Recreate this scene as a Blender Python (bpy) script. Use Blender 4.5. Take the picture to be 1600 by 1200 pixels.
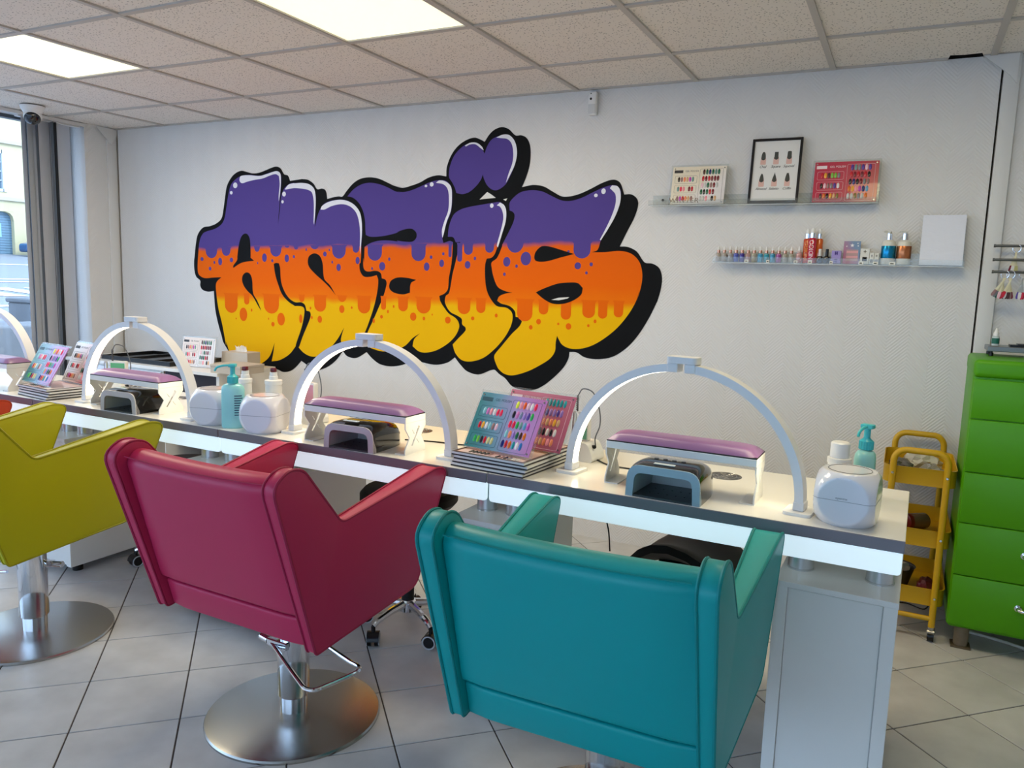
import bpy, bmesh, math, random
from mathutils import Vector, Matrix
from mathutils.geometry import tessellate_polygon
for o in list(bpy.data.objects): bpy.data.objects.remove(o)
S = bpy.context.scene
COL = S.collection
R = math.radians
random.seed(7)
# ------------------------------------------------------------------ camera
cd = bpy.data.cameras.new('camera'); cam = bpy.data.objects.new('camera', cd); COL.objects.link(cam)
cr = Vector((0.8925053, 0.4499753, 0.0309288)); cu = Vector((-0.0878784, 0.1062246, 0.9904513)); cw = Vector((-0.4423932, 0.8867009, -0.1343491))
cam.matrix_world = Matrix(((cr.x, cu.x, -cw.x, 3.975), (cr.y, cu.y, -cw.y, -3.805), (cr.z, cu.z, -cw.z, 1.36), (0, 0, 0, 1)))
cd.sensor_width = 36; cd.lens = 1218.9 / 1600 * 36; cd.clip_start = .02; cd.clip_end = 300
S.camera = cam
# ------------------------------------------------------------------ sky, sun, exposure
S.view_settings.view_transform = 'Standard'; S.view_settings.look = 'None'; S.view_settings.gamma = 1
S.view_settings.use_curve_mapping = False
S.view_settings.exposure = 0.15
wd = bpy.data.worlds.new('sky'); S.world = wd; wd.use_nodes = True
bg = wd.node_tree.nodes['Background']; bg.inputs[0].default_value = (.56, .71, 1.0, 1); bg.inputs[1].default_value = 4.4
sl = bpy.data.lights.new('sun', 'SUN'); sl.energy = 2.6; sl.angle = R(6); sl.color = (1, .95, .86)
so = bpy.data.objects.new('sun', sl); COL.objects.link(so); so.rotation_euler = (R(-20), R(48), 0); so.location = (10, -5, 20)
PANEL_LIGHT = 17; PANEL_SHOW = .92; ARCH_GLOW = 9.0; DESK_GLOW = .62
# ------------------------------------------------------------------ materials
def lin(c):
    return tuple((v / 255 / 12.92 if v / 255 <= .04045 else ((v / 255 + .055) / 1.055) ** 2.4) for v in c[:3]) + (1,)
MATS = {}
def mat(name, c=(200, 200, 200), rough=.5, metal=0, coat=0, emit=None, estr=0, bump=0, bscale=200, spec=.5, var=0, vscale=4, trans=0, alpha=1, ior=1.45):
    if name in MATS: return MATS[name]
    m = bpy.data.materials.new(name); m.use_nodes = True; nt = m.node_tree; p = nt.nodes['Principled BSDF']
    p.inputs['Base Color'].default_value = lin(c); p.inputs['Roughness'].default_value = rough; p.inputs['Metallic'].default_value = metal
    p.inputs['Coat Weight'].default_value = coat; p.inputs['Specular IOR Level'].default_value = spec
    p.inputs['Transmission Weight'].default_value = trans; p.inputs['Alpha'].default_value = alpha; p.inputs['IOR'].default_value = ior
    if emit: p.inputs['Emission Color'].default_value = lin(emit); p.inputs['Emission Strength'].default_value = estr
    if bump or var:
        tc = nt.nodes.new('ShaderNodeTexCoord')
    if var:
        n = nt.nodes.new('ShaderNodeTexNoise'); n.inputs['Scale'].default_value = vscale; n.inputs['Detail'].default_value = 5
        nt.links.new(tc.outputs['Object'], n.inputs['Vector'])
        mx = nt.nodes.new('ShaderNodeMix'); mx.data_type = 'RGBA'
        l = lin(c); mx.inputs[6].default_value = tuple(max(0, v * (1 - var)) for v in l[:3]) + (1,); mx.inputs[7].default_value = tuple(min(1, v * (1 + var)) for v in l[:3]) + (1,)
        nt.links.new(n.outputs['Fac'], mx.inputs[0]); nt.links.new(mx.outputs[2], p.inputs['Base Color'])
    if bump:
        n = nt.nodes.new('ShaderNodeTexNoise'); n.inputs['Scale'].default_value = bscale; n.inputs['Detail'].default_value = 3
        nt.links.new(tc.outputs['Object'], n.inputs['Vector'])
        b = nt.nodes.new('ShaderNodeBump'); b.inputs['Strength'].default_value = bump; b.inputs['Distance'].default_value = .002
        nt.links.new(n.outputs['Fac'], b.inputs['Height']); nt.links.new(b.outputs['Normal'], p.inputs['Normal'])
    MATS[name] = m
    return m
def clear(name, tint=(255, 255, 255), gloss=.06, through=.94):
    """thin clear sheet: mostly see-through with a little mirror"""
    if name in MATS: return MATS[name]
    m = bpy.data.materials.new(name); m.use_nodes = True; nt = m.node_tree; nt.nodes.clear()
    o = nt.nodes.new('ShaderNodeOutputMaterial'); t = nt.nodes.new('ShaderNodeBsdfTransparent'); g = nt.nodes.new('ShaderNodeBsdfGlossy')
    d = nt.nodes.new('ShaderNodeBsdfDiffuse'); a = nt.nodes.new('ShaderNodeMixShader'); b = nt.nodes.new('ShaderNodeMixShader'); f = nt.nodes.new('ShaderNodeLayerWeight')
    t.inputs[0].default_value = lin(tint); g.inputs['Roughness'].default_value = .03; d.inputs[0].default_value = lin((245, 247, 247)); f.inputs[0].default_value = .25
    a.inputs[0].default_value = 1 - through
    nt.links.new(t.outputs[0], a.inputs[1]); nt.links.new(d.outputs[0], a.inputs[2])
    mul = nt.nodes.new('ShaderNodeMath'); mul.operation = 'MULTIPLY_ADD'; mul.inputs[1].default_value = .22; mul.inputs[2].default_value = gloss
    nt.links.new(f.outputs['Fresnel'], mul.inputs[0]); nt.links.new(mul.outputs[0], b.inputs[0])
    nt.links.new(a.outputs[0], b.inputs[1]); nt.links.new(g.outputs[0], b.inputs[2]); nt.links.new(b.outputs[0], o.inputs[0])
    MATS[name] = m
    return m
# ------------------------------------------------------------------ mesh helpers
def bm_(): return bmesh.new()
def merge(bm, tmp, M=None):
    if M is not None: bmesh.ops.transform(tmp, matrix=M, verts=tmp.verts)
    me = bpy.data.meshes.new('t'); tmp.to_mesh(me); tmp.free(); bm.from_mesh(me); bpy.data.meshes.remove(me)
    return bm
def bx(bm, x0, x1, y0, y1, z0, z1, bev=0, seg=2, M=None):
    t = bmesh.new(); bmesh.ops.create_cube(t, size=1)
    for v in t.verts: v.co = ((x0 + x1) / 2 + v.co.x * (x1 - x0), (y0 + y1) / 2 + v.co.y * (y1 - y0), (z0 + z1) / 2 + v.co.z * (z1 - z0))
    if bev: bmesh.ops.bevel(t, geom=list(t.edges), offset=bev, segments=seg, affect='EDGES', profile=.5)
    return merge(bm, t, M)
def lathe(bm, prof, n=24, c=(0, 0, 0), sx=1, sy=1, M=None, capb=True, capt=True):
    t = bmesh.new(); rings = []
    for r, z in prof:
        rings.append([t.verts.new((c[0] + max(r, 1e-5) * sx * math.cos(2 * math.pi * k / n), c[1] + max(r, 1e-5) * sy * math.sin(2 * math.pi * k / n), c[2] + z)) for k in range(n)])
    for a, b in zip(rings, rings[1:]):
        for k in range(n): t.faces.new((a[k], a[(k + 1) % n], b[(k + 1) % n], b[k]))
    if capb: t.faces.new(rings[0][::-1])
    if capt: t.faces.new(rings[-1])
    bmesh.ops.recalc_face_normals(t, faces=t.faces)
    return merge(bm, t, M)
def cyl(bm, p0, p1, r0, r1=None, n=20):
    p0, p1 = Vector(p0), Vector(p1); d = p1 - p0; r1 = r0 if r1 is None else r1
    M = Matrix.Translation(p0) @ d.to_track_quat('Z', 'Y').to_matrix().to_4x4()
    return lathe(bm, [(r0, 0), (r1, d.length)], n, M=M)
def tube(bm, pts, r, n=10, closed=False, rs=None):
    pts = [Vector(p) for p in pts]; m = len(pts); up = None; rings = []
    for i, p in enumerate(pts):
        a = pts[i - 1] if (i > 0 or closed) else p; b = pts[(i + 1) % m] if (i < m - 1 or closed) else p
        t = (b - a).normalized()
        if up is None: up = t.orthogonal().normalized()
        up = (up - t * up.dot(t)).normalized(); s = t.cross(up); rr = rs[i] if rs else r
        rings.append([bm.verts.new(p + (up * math.cos(2 * math.pi * k / n) + s * math.sin(2 * math.pi * k / n)) * rr) for k in range(n)])
    fs = []
    for i in range(m if closed else m - 1):
        a, b = rings[i], rings[(i + 1) % m]
        for k in range(n): fs.append(bm.faces.new((a[k], a[(k + 1) % n], b[(k + 1) % n], b[k])))
    if not closed: fs.append(bm.faces.new(rings[0][::-1])); fs.append(bm.faces.new(rings[-1]))
    bmesh.ops.recalc_face_normals(bm, faces=fs)
    return bm
def crom(P, k=6, closed=True, corner=70):
    """smooth a traced outline, keeping sharp corners"""
    n = len(P); P = [Vector(p) for p in P]; out = []
    def sharp(i):
        a = P[i] - P[i - 1]; b = P[(i + 1) % n] - P[i]
        return a.length > 1e-9 and b.length > 1e-9 and math.degrees(a.angle(b)) > corner
    sh = [sharp(i) if closed or 0 < i < n - 1 else True for i in range(n)]
    for i in range(n if closed else n - 1):
        p1, p2 = P[i], P[(i + 1) % n]; p0 = P[i - 1]; p3 = P[(i + 2) % n]
        L = (p2 - p1).length
        def tan(a, b, c):
            t = (c - a); l = (b - a).length + (c - b).length
            return t / l * L if l > 0 else t * 0
        t1 = (p2 - p1) if sh[i] else tan(p0, p1, p2); t2 = (p2 - p1) if sh[(i + 1) % n] else tan(p1, p2, p3)
        for q in range(k):
            s = q / k; s2 = s * s; s3 = s2 * s
            out.append(p1 * (2 * s3 - 3 * s2 + 1) + t1 * (s3 - 2 * s2 + s) + p2 * (-2 * s3 + 3 * s2) + t2 * (s3 - s2))
    if not closed: out.append(P[-1])
    return out
def rpoly(P, r, k=4):
    """round the corners of a 2D polygon"""
    out = []; n = len(P); P = [Vector(p) for p in P]
    for i in range(n):
        rr = r[i] if isinstance(r, (list, tuple)) else r
        a, b, c = P[i - 1], P[i], P[(i + 1) % n]; u = (a - b); v = (c - b)
        d = min(rr, u.length * .48, v.length * .48)
        if d < 1e-6: out.append(b); continue
        p, q = b + u.normalized() * d, b + v.normalized() * d
        for j in range(k + 1):
            s = j / k; out.append(p * (1 - s) ** 2 + b * 2 * s * (1 - s) + q * s * s)
    return out
def flat(bm, loops, f):
    """fill a 2D outline (with holes); f maps 2D to 3D"""
    loops = [[Vector((p[0], p[1], 0)) for p in l] for l in loops]
    vs = [bm.verts.new(f(p.x, p.y)) for l in loops for p in l]
    for t in tessellate_polygon(loops):
        try: bm.faces.new([vs[i] for i in t])
        except ValueError: pass
    return bm
def prism(bm, loops, f, a, b):
    """solid between f(x,y,a) and f(x,y,b)"""
    if not isinstance(loops[0][0], (list, tuple, Vector)) or isinstance(loops[0], Vector): loops = [loops]
    t = bmesh.new(); L3 = [[Vector((p[0], p[1], 0)) for p in l] for l in loops]
    A = [t.verts.new(f(p.x, p.y, a)) for l in L3 for p in l]; Bv = [t.verts.new(f(p.x, p.y, b)) for l in L3 for p in l]
    for q in tessellate_polygon(L3):
        try: t.faces.new([A[i] for i in q]); t.faces.new([Bv[i] for i in reversed(q)])
        except ValueError: pass
    o = 0
    for l in L3:
        n = len(l)
        for i in range(n):
            try: t.faces.new((A[o + i], A[o + (i + 1) % n], Bv[o + (i + 1) % n], Bv[o + i]))
            except ValueError: pass
        o += n
    bmesh.ops.recalc_face_normals(t, faces=t.faces)
    return merge(bm, t)
XZ = lambda x, z, y: (x, y, z)
YZ = lambda y, z, x: (x, y, z)
XY = lambda x, y, z: (x, y, z)
def mesh(bm, name='m', ang=35):
    me = bpy.data.meshes.new(name); bmesh.ops.remove_doubles(bm, verts=bm.verts, dist=1e-6); bm.to_mesh(me); bm.free()
    for p in me.polygons: p.use_smooth = True
    me.set_sharp_from_angle(angle=R(ang))
    return me
def obj(name, bm, m, parent=None, loc=(0, 0, 0), rot=(0, 0, 0), ang=35):
    me = bm if isinstance(bm, bpy.types.Mesh) else mesh(bm, name, ang)
    o = bpy.data.objects.new(name, me); COL.objects.link(o); o.location = loc; o.rotation_euler = rot; o.parent = parent
    if m is not None:
        if not me.materials: me.materials.append(m)
        elif me.materials[0] != m: o.material_slots[0].link = 'OBJECT'; o.material_slots[0].material = m
    return o
def tag(o, label, cat, group=None):
    o['label'] = label; o['category'] = cat
    if group: o['group'] = group
    return o
def thing(name, label, cat, loc=(0, 0, 0), rz=0, group=None, rot=None):
    o = bpy.data.objects.new(name, None); COL.objects.link(o); o.location = loc; o.rotation_euler = rot or (0, 0, rz); o.empty_display_size = .05
    return tag(o, label, cat, group)
def struct(name, bm, m, ang=35, label=None):
    o = obj(name, bm, m, ang=ang); o['kind'] = 'structure'
    if label: o['label'] = label
    return o
def copy_tree(o, parent=None):
    c = o.copy(); COL.objects.link(c); c.parent = parent
    for ch in list(o.children): copy_tree(ch, c)
    return c
TXT = {}
def text(s, size, align='CENTER', shear=0, spacing=1):
    """lettering as a flat mesh in its own xz plane, facing -y"""
    k = (s, size, align, shear, spacing)
    if k in TXT: return TXT[k]
    cu_ = bpy.data.curves.new('t', 'FONT'); cu_.body = s; cu_.size = size; cu_.align_x = align; cu_.align_y = 'CENTER'; cu_.shear = shear; cu_.space_character = spacing
    o = bpy.data.objects.new('t', cu_); COL.objects.link(o); bpy.context.view_layer.update()
    me = bpy.data.meshes.new_from_object(o.evaluated_get(bpy.context.evaluated_depsgraph_get()))
    bpy.data.objects.remove(o); bpy.data.curves.remove(cu_)
    me.transform(Matrix.Rotation(R(90), 4, 'X')); TXT[k] = me
    return me
# ------------------------------------------------------------------ common materials
WHITE = mat('white_lacquer', (236, 234, 228), .32, coat=.1)
WPLA = mat('white_plastic', (232, 231, 228), .3)
BLACKP = mat('black_plastic', (14, 14, 16), .28)
BLACKM = mat('black_matt', (18, 18, 19), .6)
CHROME = mat('chrome', (225, 226, 230), .09, 1)
STEEL = mat('brushed_steel', (176, 174, 170), .27, 1, bump=.05, bscale=60)
ALU = mat('satin_aluminium', (205, 208, 212), .3, .85)
CLEAR = clear('clear_acrylic', (248, 250, 250), .015, .94)
GLASS = clear('window_glass', (240, 248, 250), .03, .985)
def wall_mat(name, c, chev=.35):
    m = mat(name, c, .75, spec=.25); nt = m.node_tree; p = nt.nodes['Principled BSDF']
    N = nt.nodes.new; L = nt.links.new
    tc = N('ShaderNodeTexCoord'); sx = N('ShaderNodeSeparateXYZ'); L(tc.outputs['Object'], sx.inputs[0])
    def mth(op, a, b=None):
        n = N('ShaderNodeMath'); n.operation = op
        for i, v in enumerate((a, b)):
            if v is None: continue
            if isinstance(v, (int, float)): n.inputs[i].default_value = v
            else: L(v, n.inputs[i])
        return n.outputs[0]
    ad = mth('ADD', sx.outputs[0], sx.outputs[1])
    tri = mth('PINGPONG', ad, .085)
    t2 = mth('SUBTRACT', sx.outputs[2], tri)
    sn = mth('SINE', mth('MULTIPLY', t2, 2 * math.pi / .0155))
    nz = N('ShaderNodeTexNoise'); nz.inputs['Scale'].default_value = 3; L(tc.outputs['Object'], nz.inputs['Vector'])
    h = mth('MULTIPLY', sn, nz.outputs['Fac'])
    b = N('ShaderNodeBump'); b.inputs['Strength'].default_value = chev; b.inputs['Distance'].default_value = .0022
    L(h, b.inputs['Height']); L(b.outputs['Normal'], p.inputs['Normal'])
    return m
WALL = wall_mat('herringbone_wallpaper', (222, 220, 217), .36)
WALLP = mat('plain_white_paint', (220, 219, 216), .6, bump=.15, bscale=120)
def tile_mat():
    m = mat('glazed_floor_tile', (176, 173, 166), .3); nt = m.node_tree; p = nt.nodes['Principled BSDF']; N = nt.nodes.new; L = nt.links.new
    g = N('ShaderNodeNewGeometry'); oi = N('ShaderNodeObjectInfo'); n = N('ShaderNodeTexNoise'); n.inputs['Scale'].default_value = 7; n.inputs['Detail'].default_value = 7
    L(g.outputs['Position'], n.inputs['Vector'])
    r = N('ShaderNodeValToRGB'); r.color_ramp.elements[0].position = .3; r.color_ramp.elements[1].position = .75
    r.color_ramp.elements[0].color = lin((182, 181, 180)); r.color_ramp.elements[1].color = lin((204, 203, 202)); L(n.outputs['Fac'], r.inputs[0])
    hs = N('ShaderNodeHueSaturation'); ml = N('ShaderNodeMath'); ml.operation = 'MULTIPLY_ADD'; ml.inputs[1].default_value = .08; ml.inputs[2].default_value = .96
    L(oi.outputs['Random'], ml.inputs[0]); L(ml.outputs[0], hs.inputs['Value']); L(r.outputs[0], hs.inputs['Color']); L(hs.outputs[0], p.inputs['Base Color'])
    n2 = N('ShaderNodeTexNoise'); n2.inputs['Scale'].default_value = 30; L(g.outputs['Position'], n2.inputs['Vector'])
    rr = N('ShaderNodeMath'); rr.operation = 'MULTIPLY_ADD'; rr.inputs[1].default_value = .2; rr.inputs[2].default_value = .26; L(n2.outputs['Fac'], rr.inputs[0]); L(rr.outputs[0], p.inputs['Roughness'])
    b = N('ShaderNodeBump'); b.inputs['Strength'].default_value = .12; b.inputs['Distance'].default_value = .001; L(n.outputs['Fac'], b.inputs['Height']); L(b.outputs[0], p.inputs['Normal'])
    return m
FTILE = tile_mat()
def ceil_mat():
    m = mat('mineral_ceiling_tile', (236, 228, 218), .9); nt = m.node_tree; p = nt.nodes['Principled BSDF']; N = nt.nodes.new; L = nt.links.new
    g = N('ShaderNodeNewGeometry'); v = N('ShaderNodeTexVoronoi'); v.inputs['Scale'].default_value = 85; L(g.outputs['Position'], v.inputs['Vector'])
    n = N('ShaderNodeTexNoise'); n.inputs['Scale'].default_value = 45; n.inputs['Detail'].default_value = 4; L(g.outputs['Position'], n.inputs['Vector'])
    mm = N('ShaderNodeMath'); mm.operation = 'MULTIPLY_ADD'; mm.inputs[1].default_value = -.42; L(n.outputs['Fac'], mm.inputs[0]); L(v.outputs['Distance'], mm.inputs[2])
    r = N('ShaderNodeValToRGB'); r.color_ramp.elements[0].position = -.0; r.color_ramp.elements[1].position = .06
    r.color_ramp.elements[0].color = lin((168, 160, 151)); r.color_ramp.elements[1].color = lin((236, 228, 218)); L(mm.outputs[0], r.inputs[0]); L(r.outputs[0], p.inputs['Base Color'])
    b = N('ShaderNodeBump'); b.inputs['Strength'].default_value = .3; b.inputs['Distance'].default_value = .003; L(n.outputs['Fac'], b.inputs['Height']); L(b.outputs[0], p.inputs['Normal'])
    return m
CTILE = ceil_mat()
TBAR = mat('ceiling_t_bar', (190, 184, 176), .5)
H = 2.308; XL, XR, YB = -1.11, 5.7, -6.6
# ------------------------------------------------------------------ floor
bm = bm_(); bx(bm, XL - .1, XR + .1, YB, .25, -.06, -.003)
floor = struct('floor', bm, mat('grout', (74, 70, 68), .8))
TS = .3032; TA = .7713; e1 = Vector((math.cos(TA), math.sin(TA))); e2 = Vector((-math.sin(TA), math.cos(TA))); T0 = Vector((1.6750, -2.6830))
bm = bm_(); h = TS / 2 - .0024; bx(bm, -h, h, -h, h, -.006, 0, .0012, 1)
tme = mesh(bm, 'floor_tile'); tme.materials.append(FTILE)
cand = []
for i in range(-30, 40):
    for j in range(-30, 40):
        c = T0 + e1 * (i + .5) * TS + e2 * (j + .5) * TS
        if XL - .15 < c.x < XR + .1 and YB < c.y < .2:
            d = Vector((c.x - 3.975, c.y + 3.805, -1.36)); z = d.dot(cw)
            ok = z > .3 and abs(d.dot(cr) / z) < .72 and abs(d.dot(cu) / z) < .56
            cand.append((0 if ok else 1, d.length, c))
cand.sort(key=lambda t: (t[0], t[1]))
rest = bm_()
for k, (a, d, c) in enumerate(cand):
    if k < 290:
        o = obj('floor_tile', tme, None, floor, (c.x, c.y, 0), (0, 0, TA))
    else:
        bx(rest, -h, h, -h, h, -.006, 0, M=Matrix.Translation((c.x, c.y, 0)) @ Matrix.Rotation(TA, 4, 'Z'))
ro = obj('floor_tiles_beyond', rest, FTILE, floor); ro['kind'] = 'stuff'
# ------------------------------------------------------------------ ceiling: grid, mineral tiles, lit panels
bm = bm_(); bx(bm, XL - .3, XR + .1, YB, .3, H + .05, H + .12); bx(bm, XL - .3, XR + .1, .05, .12, H + .0015, H + .05)  # second box: added dark lip that keeps light out of the void
ceiling = struct('ceiling', bm, mat('ceiling_void', (70, 67, 64), .9))
RS = .61; D1 = .474
rows = [0.0] + [-(D1 + RS * k) for k in range(11)]
cols = [XL] + [.6 * i for i in range(-1, 10)] + [XR]
for x in cols[1:-1]:
    bm = bm_(); bx(bm, x - .012, x + .012, YB, 0, H - .004, H + .03); obj('t_bar', bm, TBAR, ceiling)
for y in rows[1:]:
    bm = bm_(); bx(bm, XL, XR, y - .012, y + .012, H - .003, H + .03); obj('t_bar', bm, TBAR, ceiling)
for xa, xb in ((XL, 4.04), (4.165, XR)):
    bm = bm_(); bx(bm, xa, xb, -.02, 0, H - .003, H + .03); obj('wall_angle', bm, TBAR, ceiling)
LITC = {(1, 2), (4, 2), (7, 2)}  # the last cell is an unseen panel, added to brighten the cabinet end
cme = {}
LIT = []
for ci in range(len(cols) - 1):
    for ri in range(len(rows) - 1):
        x0, x1, y1, y0 = cols[ci], cols[ci + 1], rows[ri], rows[ri + 1]
        if (ci - 1, ri) in LITC: LIT.append((x0, x1, y0, y1)); continue
        if ri == 0 and abs(x0 - 3.6) < .01:   # broken tile with a gap at the wall
            bm = bm_(); prism(bm, [(x0 + .002, y0 + .002), (x1 - .002, y0 + .002), (x1 - .002, -.001), (4.165, -.001), (4.158, -.046), (4.10, -.040), (4.045, -.050), (4.04, -.001), (x0 + .002, -.001)], XY, H + .004, H + .019); obj('ceiling_tile', bm, CTILE, ceiling); continue
        k = (round(x1 - x0, 3), round(y1 - y0, 3))
        if k not in cme:
            bm = bm_(); bx(bm, -k[0] / 2 + .002, k[0] / 2 - .002, -k[1] / 2 + .002, k[1] / 2 - .002, 0, .015); cme[k] = mesh(bm, 'ceiling_tile'); cme[k].materials.append(CTILE)
        obj('ceiling_tile', cme[k], None, ceiling, ((x0 + x1) / 2, (y0 + y1) / 2, H + .004))
def lit_mat():
    m = mat('lit_diffuser', (250, 250, 240), .4, emit=(254, 249, 205), estr=PANEL_SHOW); return m
for k, (x0, x1, y0, y1) in enumerate(sorted(LIT, key=lambda t: (-t[2], t[0]))):
    lb = ['square lit light panel in the ceiling grid at the window end', 'square lit light panel in the ceiling grid above the desks', 'added out-of-view light panel in the ceiling grid at the green cabinet end'][k % 3]
    t = thing('ceiling_light', lb, 'ceiling light', ((x0 + x1) / 2, (y0 + y1) / 2, H), group='lit panels of the ceiling grid')
    hx, hy = (x1 - x0) / 2 - .012, (y1 - y0) / 2 - .012
    bm = bm_(); bx(bm, -hx, hx, -hy, hy, .004, .012); obj('diffuser', bm, lit_mat(), t)
    bm = bm_()
    for s in (-1, 1):
        bx(bm, s * hx - .006, s * hx + .006, -hy, hy, -.002, .02); bx(bm, -hx, hx, s * hy - .006, s * hy + .006, -.002, .02)
    obj('frame', bm, TBAR, t)
    al = bpy.data.lights.new('panel_light', 'AREA'); al.shape = 'RECTANGLE'; al.size = hx * 1.9; al.size_y = hy * 1.9; al.energy = PANEL_LIGHT * (1, 1, .55)[k % 3]; al.color = ((1, .87, .65), (1, .87, .65), (1, .85, .5))[k % 3]
    lo = bpy.data.objects.new('panel_light', al); COL.objects.link(lo); lo.parent = t; lo.location = (0, 0, -.006)
# ------------------------------------------------------------------ walls
bm = bm_(); bx(bm, -1.085, 4.234, 0, .1, 0, H + .001); struct('wall_back', bm, WALL)
bm = bm_(); bx(bm, 4.30, XR + .1, .0, .1, 0, H + .05); struct('wall_back_right', bm, WALL)
bm = bm_(); bx(bm, 4.242, 4.30, -.018, .1, 0, H, .004); tr1 = struct('trim_1', bm, WALLP)
bm = bm_(); prism(bm, [(4.165, H - .002), (4.29, H - .002), (4.29, 2.19), (4.262, 2.225)], XZ, -.024, -.0185); obj('corner_gusset', bm, WALLP, tr1)
bm = bm_(); bx(bm, XR, XR + .1, YB, .1, 0, H + .05); struct('wall_right', bm, WALL)
bm = bm_(); bx(bm, 4.6, XR + .1, YB - .1, YB, 0, H + .05); bx(bm, XL - .3, 4.6, YB - .1, YB, H - .1, H + .05); bx(bm, XL - .3, 4.6, YB - .1, YB, 0, .30); struct('wall_front', bm, WALL)
bm = bm_()
for x in (-1.2, .0, 1.1, 2.2, 3.3, 4.58): bx(bm, x - .025, x + .025, YB - .07, YB - .02, .30, H - .1)
w2 = struct('window_added', bm, mat('grey_window_frame', (86, 90, 94), .4))  # unseen shop window, added for daylight from behind the camera
bm = bm_(); bx(bm, -1.2, 4.58, YB - .048, YB - .042, .30, H - .1); obj('window_pane', bm, GLASS, w2)
bm = bm_(); bx(bm, -1.4, -1.0, .06, .1, 0, H + .05); bx(bm, 4.2, 4.32, .09, .12, 0, H + .05); struct('wall_backing', bm, BLACKM)  # black boards behind the wall gaps, their colour standing in for shade
bm = bm_(); bx(bm, -1.42, XL, -.236, .06, 0, H + .05); struct('wall_left', bm, WALL)
bm = bm_(); bx(bm, XL, -1.095, -.075, -.002, 0, H, .003); tr2 = struct('trim_2', bm, WALLP)
bm = bm_(); prism(bm, [(-.16, H - .002), (-.002, H - .002), (-.002, 2.27), (-.05, 2.20)], YZ, -1.094, -1.089); obj('corner_gusset', bm, WALLP, tr2)
bm = bm_(); bx(bm, -1.42, XL, YB, -.236, 0, .32); struct('wall_left_sill', bm, WALLP)
bm = bm_(); bx(bm, -1.42, XL - .05, YB, -.236, H - .008, H + .05); struct('wall_left_head', bm, WALLP)
bm = bm_()
for y in (-.25, -2.1, -4.0, -5.9): bx(bm, -1.32, -1.26, y - .025, y + .025, .32, H - .008)
bx(bm, -1.32, -1.26, YB, -.236, .32, .37); bx(bm, -1.32, -1.26, YB, -.236, H - .03, H - .008)
win = struct('window_1', bm, mat('grey_window_frame', (86, 90, 94), .4))
bm = bm_(); bx(bm, -1.293, -1.287, YB, -.236, .36, H - .02); obj('window_pane', bm, GLASS, win)
bm = bm_(); bx(bm, XL, XL + .012, YB, -.236, H - .022, H - .002); struct('trim_3', bm, WALLP)
# wall lettering outlines, in millimetres along the wall and above the floor
MU_SIL=[(-350,1442),(-336,1522),(-315,1586),(-265,1631),(-198,1641),(-139,1659),(-94,1690),(-75,1747),(-59,1823),(-39,1899),(5,1954),(48,1980),(93,1989),(138,1980),(186,1970),(240,1972),(294,1985),(348,2000),(388,2005),(420,1993),(449,1956),(479,1948),(496,1915),(543,1919),(594,1924),(588,1924),(638,1918),(682,1894),(712,1860),(750,1863),(778,1849),(789,1800),(830,1809),(879,1814),(903,1812),(939,1848),(986,1889),(1039,1913),(1108,1919),(1172,1909),(1234,1885),(1285,1865),(1335,1858),(1296,1861),(1341,1854),(1399,1865),(1456,1881),(1513,1906),(1576,1917),(1629,1909),(1631,1958),(1657,2020),(1697,2067),(1751,2098),(1804,2109),(1844,2096),(1867,2084),(1895,2121),(1927,2145),(1969,2155),(2010,2143),(2053,2108),(2087,2107),(2119,2091),(2139,2055),(2145,2005),(2140,1946),(2121,1886),(2100,1840),(2123,1844),(2169,1850),(2228,1840),(2280,1813),(2332,1788),(2376,1787),(2431,1799),(2491,1823),(2550,1850),(2609,1865),(2645,1849),(2670,1791),(2706,1791),(2736,1771),(2745,1741),(2730,1681),(2693,1605),(2660,1535),(2703,1533),(2750,1511),(2794,1458),(2834,1453),(2870,1431),(2886,1387),(2884,1332),(2870,1271),(2868,1266),(2829,1179),(2773,1085),(2714,1019),(2648,975),(2567,957),(2496,962),(2450,984),(2410,984),(2406,949),(2377,896),(2318,834),(2251,782),(2194,759),(2130,759),(2077,772),(2033,812),(1995,833),(1961,854),(1866,819),(1791,831),(1748,864),(1709,904),(1663,872),(1586,852),(1490,859),(1427,870),(1365,838),(1273,818),(1189,825),(1132,855),(1089,891),(1027,855),(988,847),(939,857),(910,885),(860,827),(800,783),(729,755),(667,760),(579,799),(536,758),(487,727),(426,716),(363,728),(302,677),(218,629),(144,616),(76,640),(8,721),(-48,811),(-101,878),(-111,910),(-142,994),(-166,1084),(-174,1169),(-177,1213),(-233,1207),(-285,1219),(-303,1245),(-302,1278),(-339,1303),(-355,1346),(-357,1405)]
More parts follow.
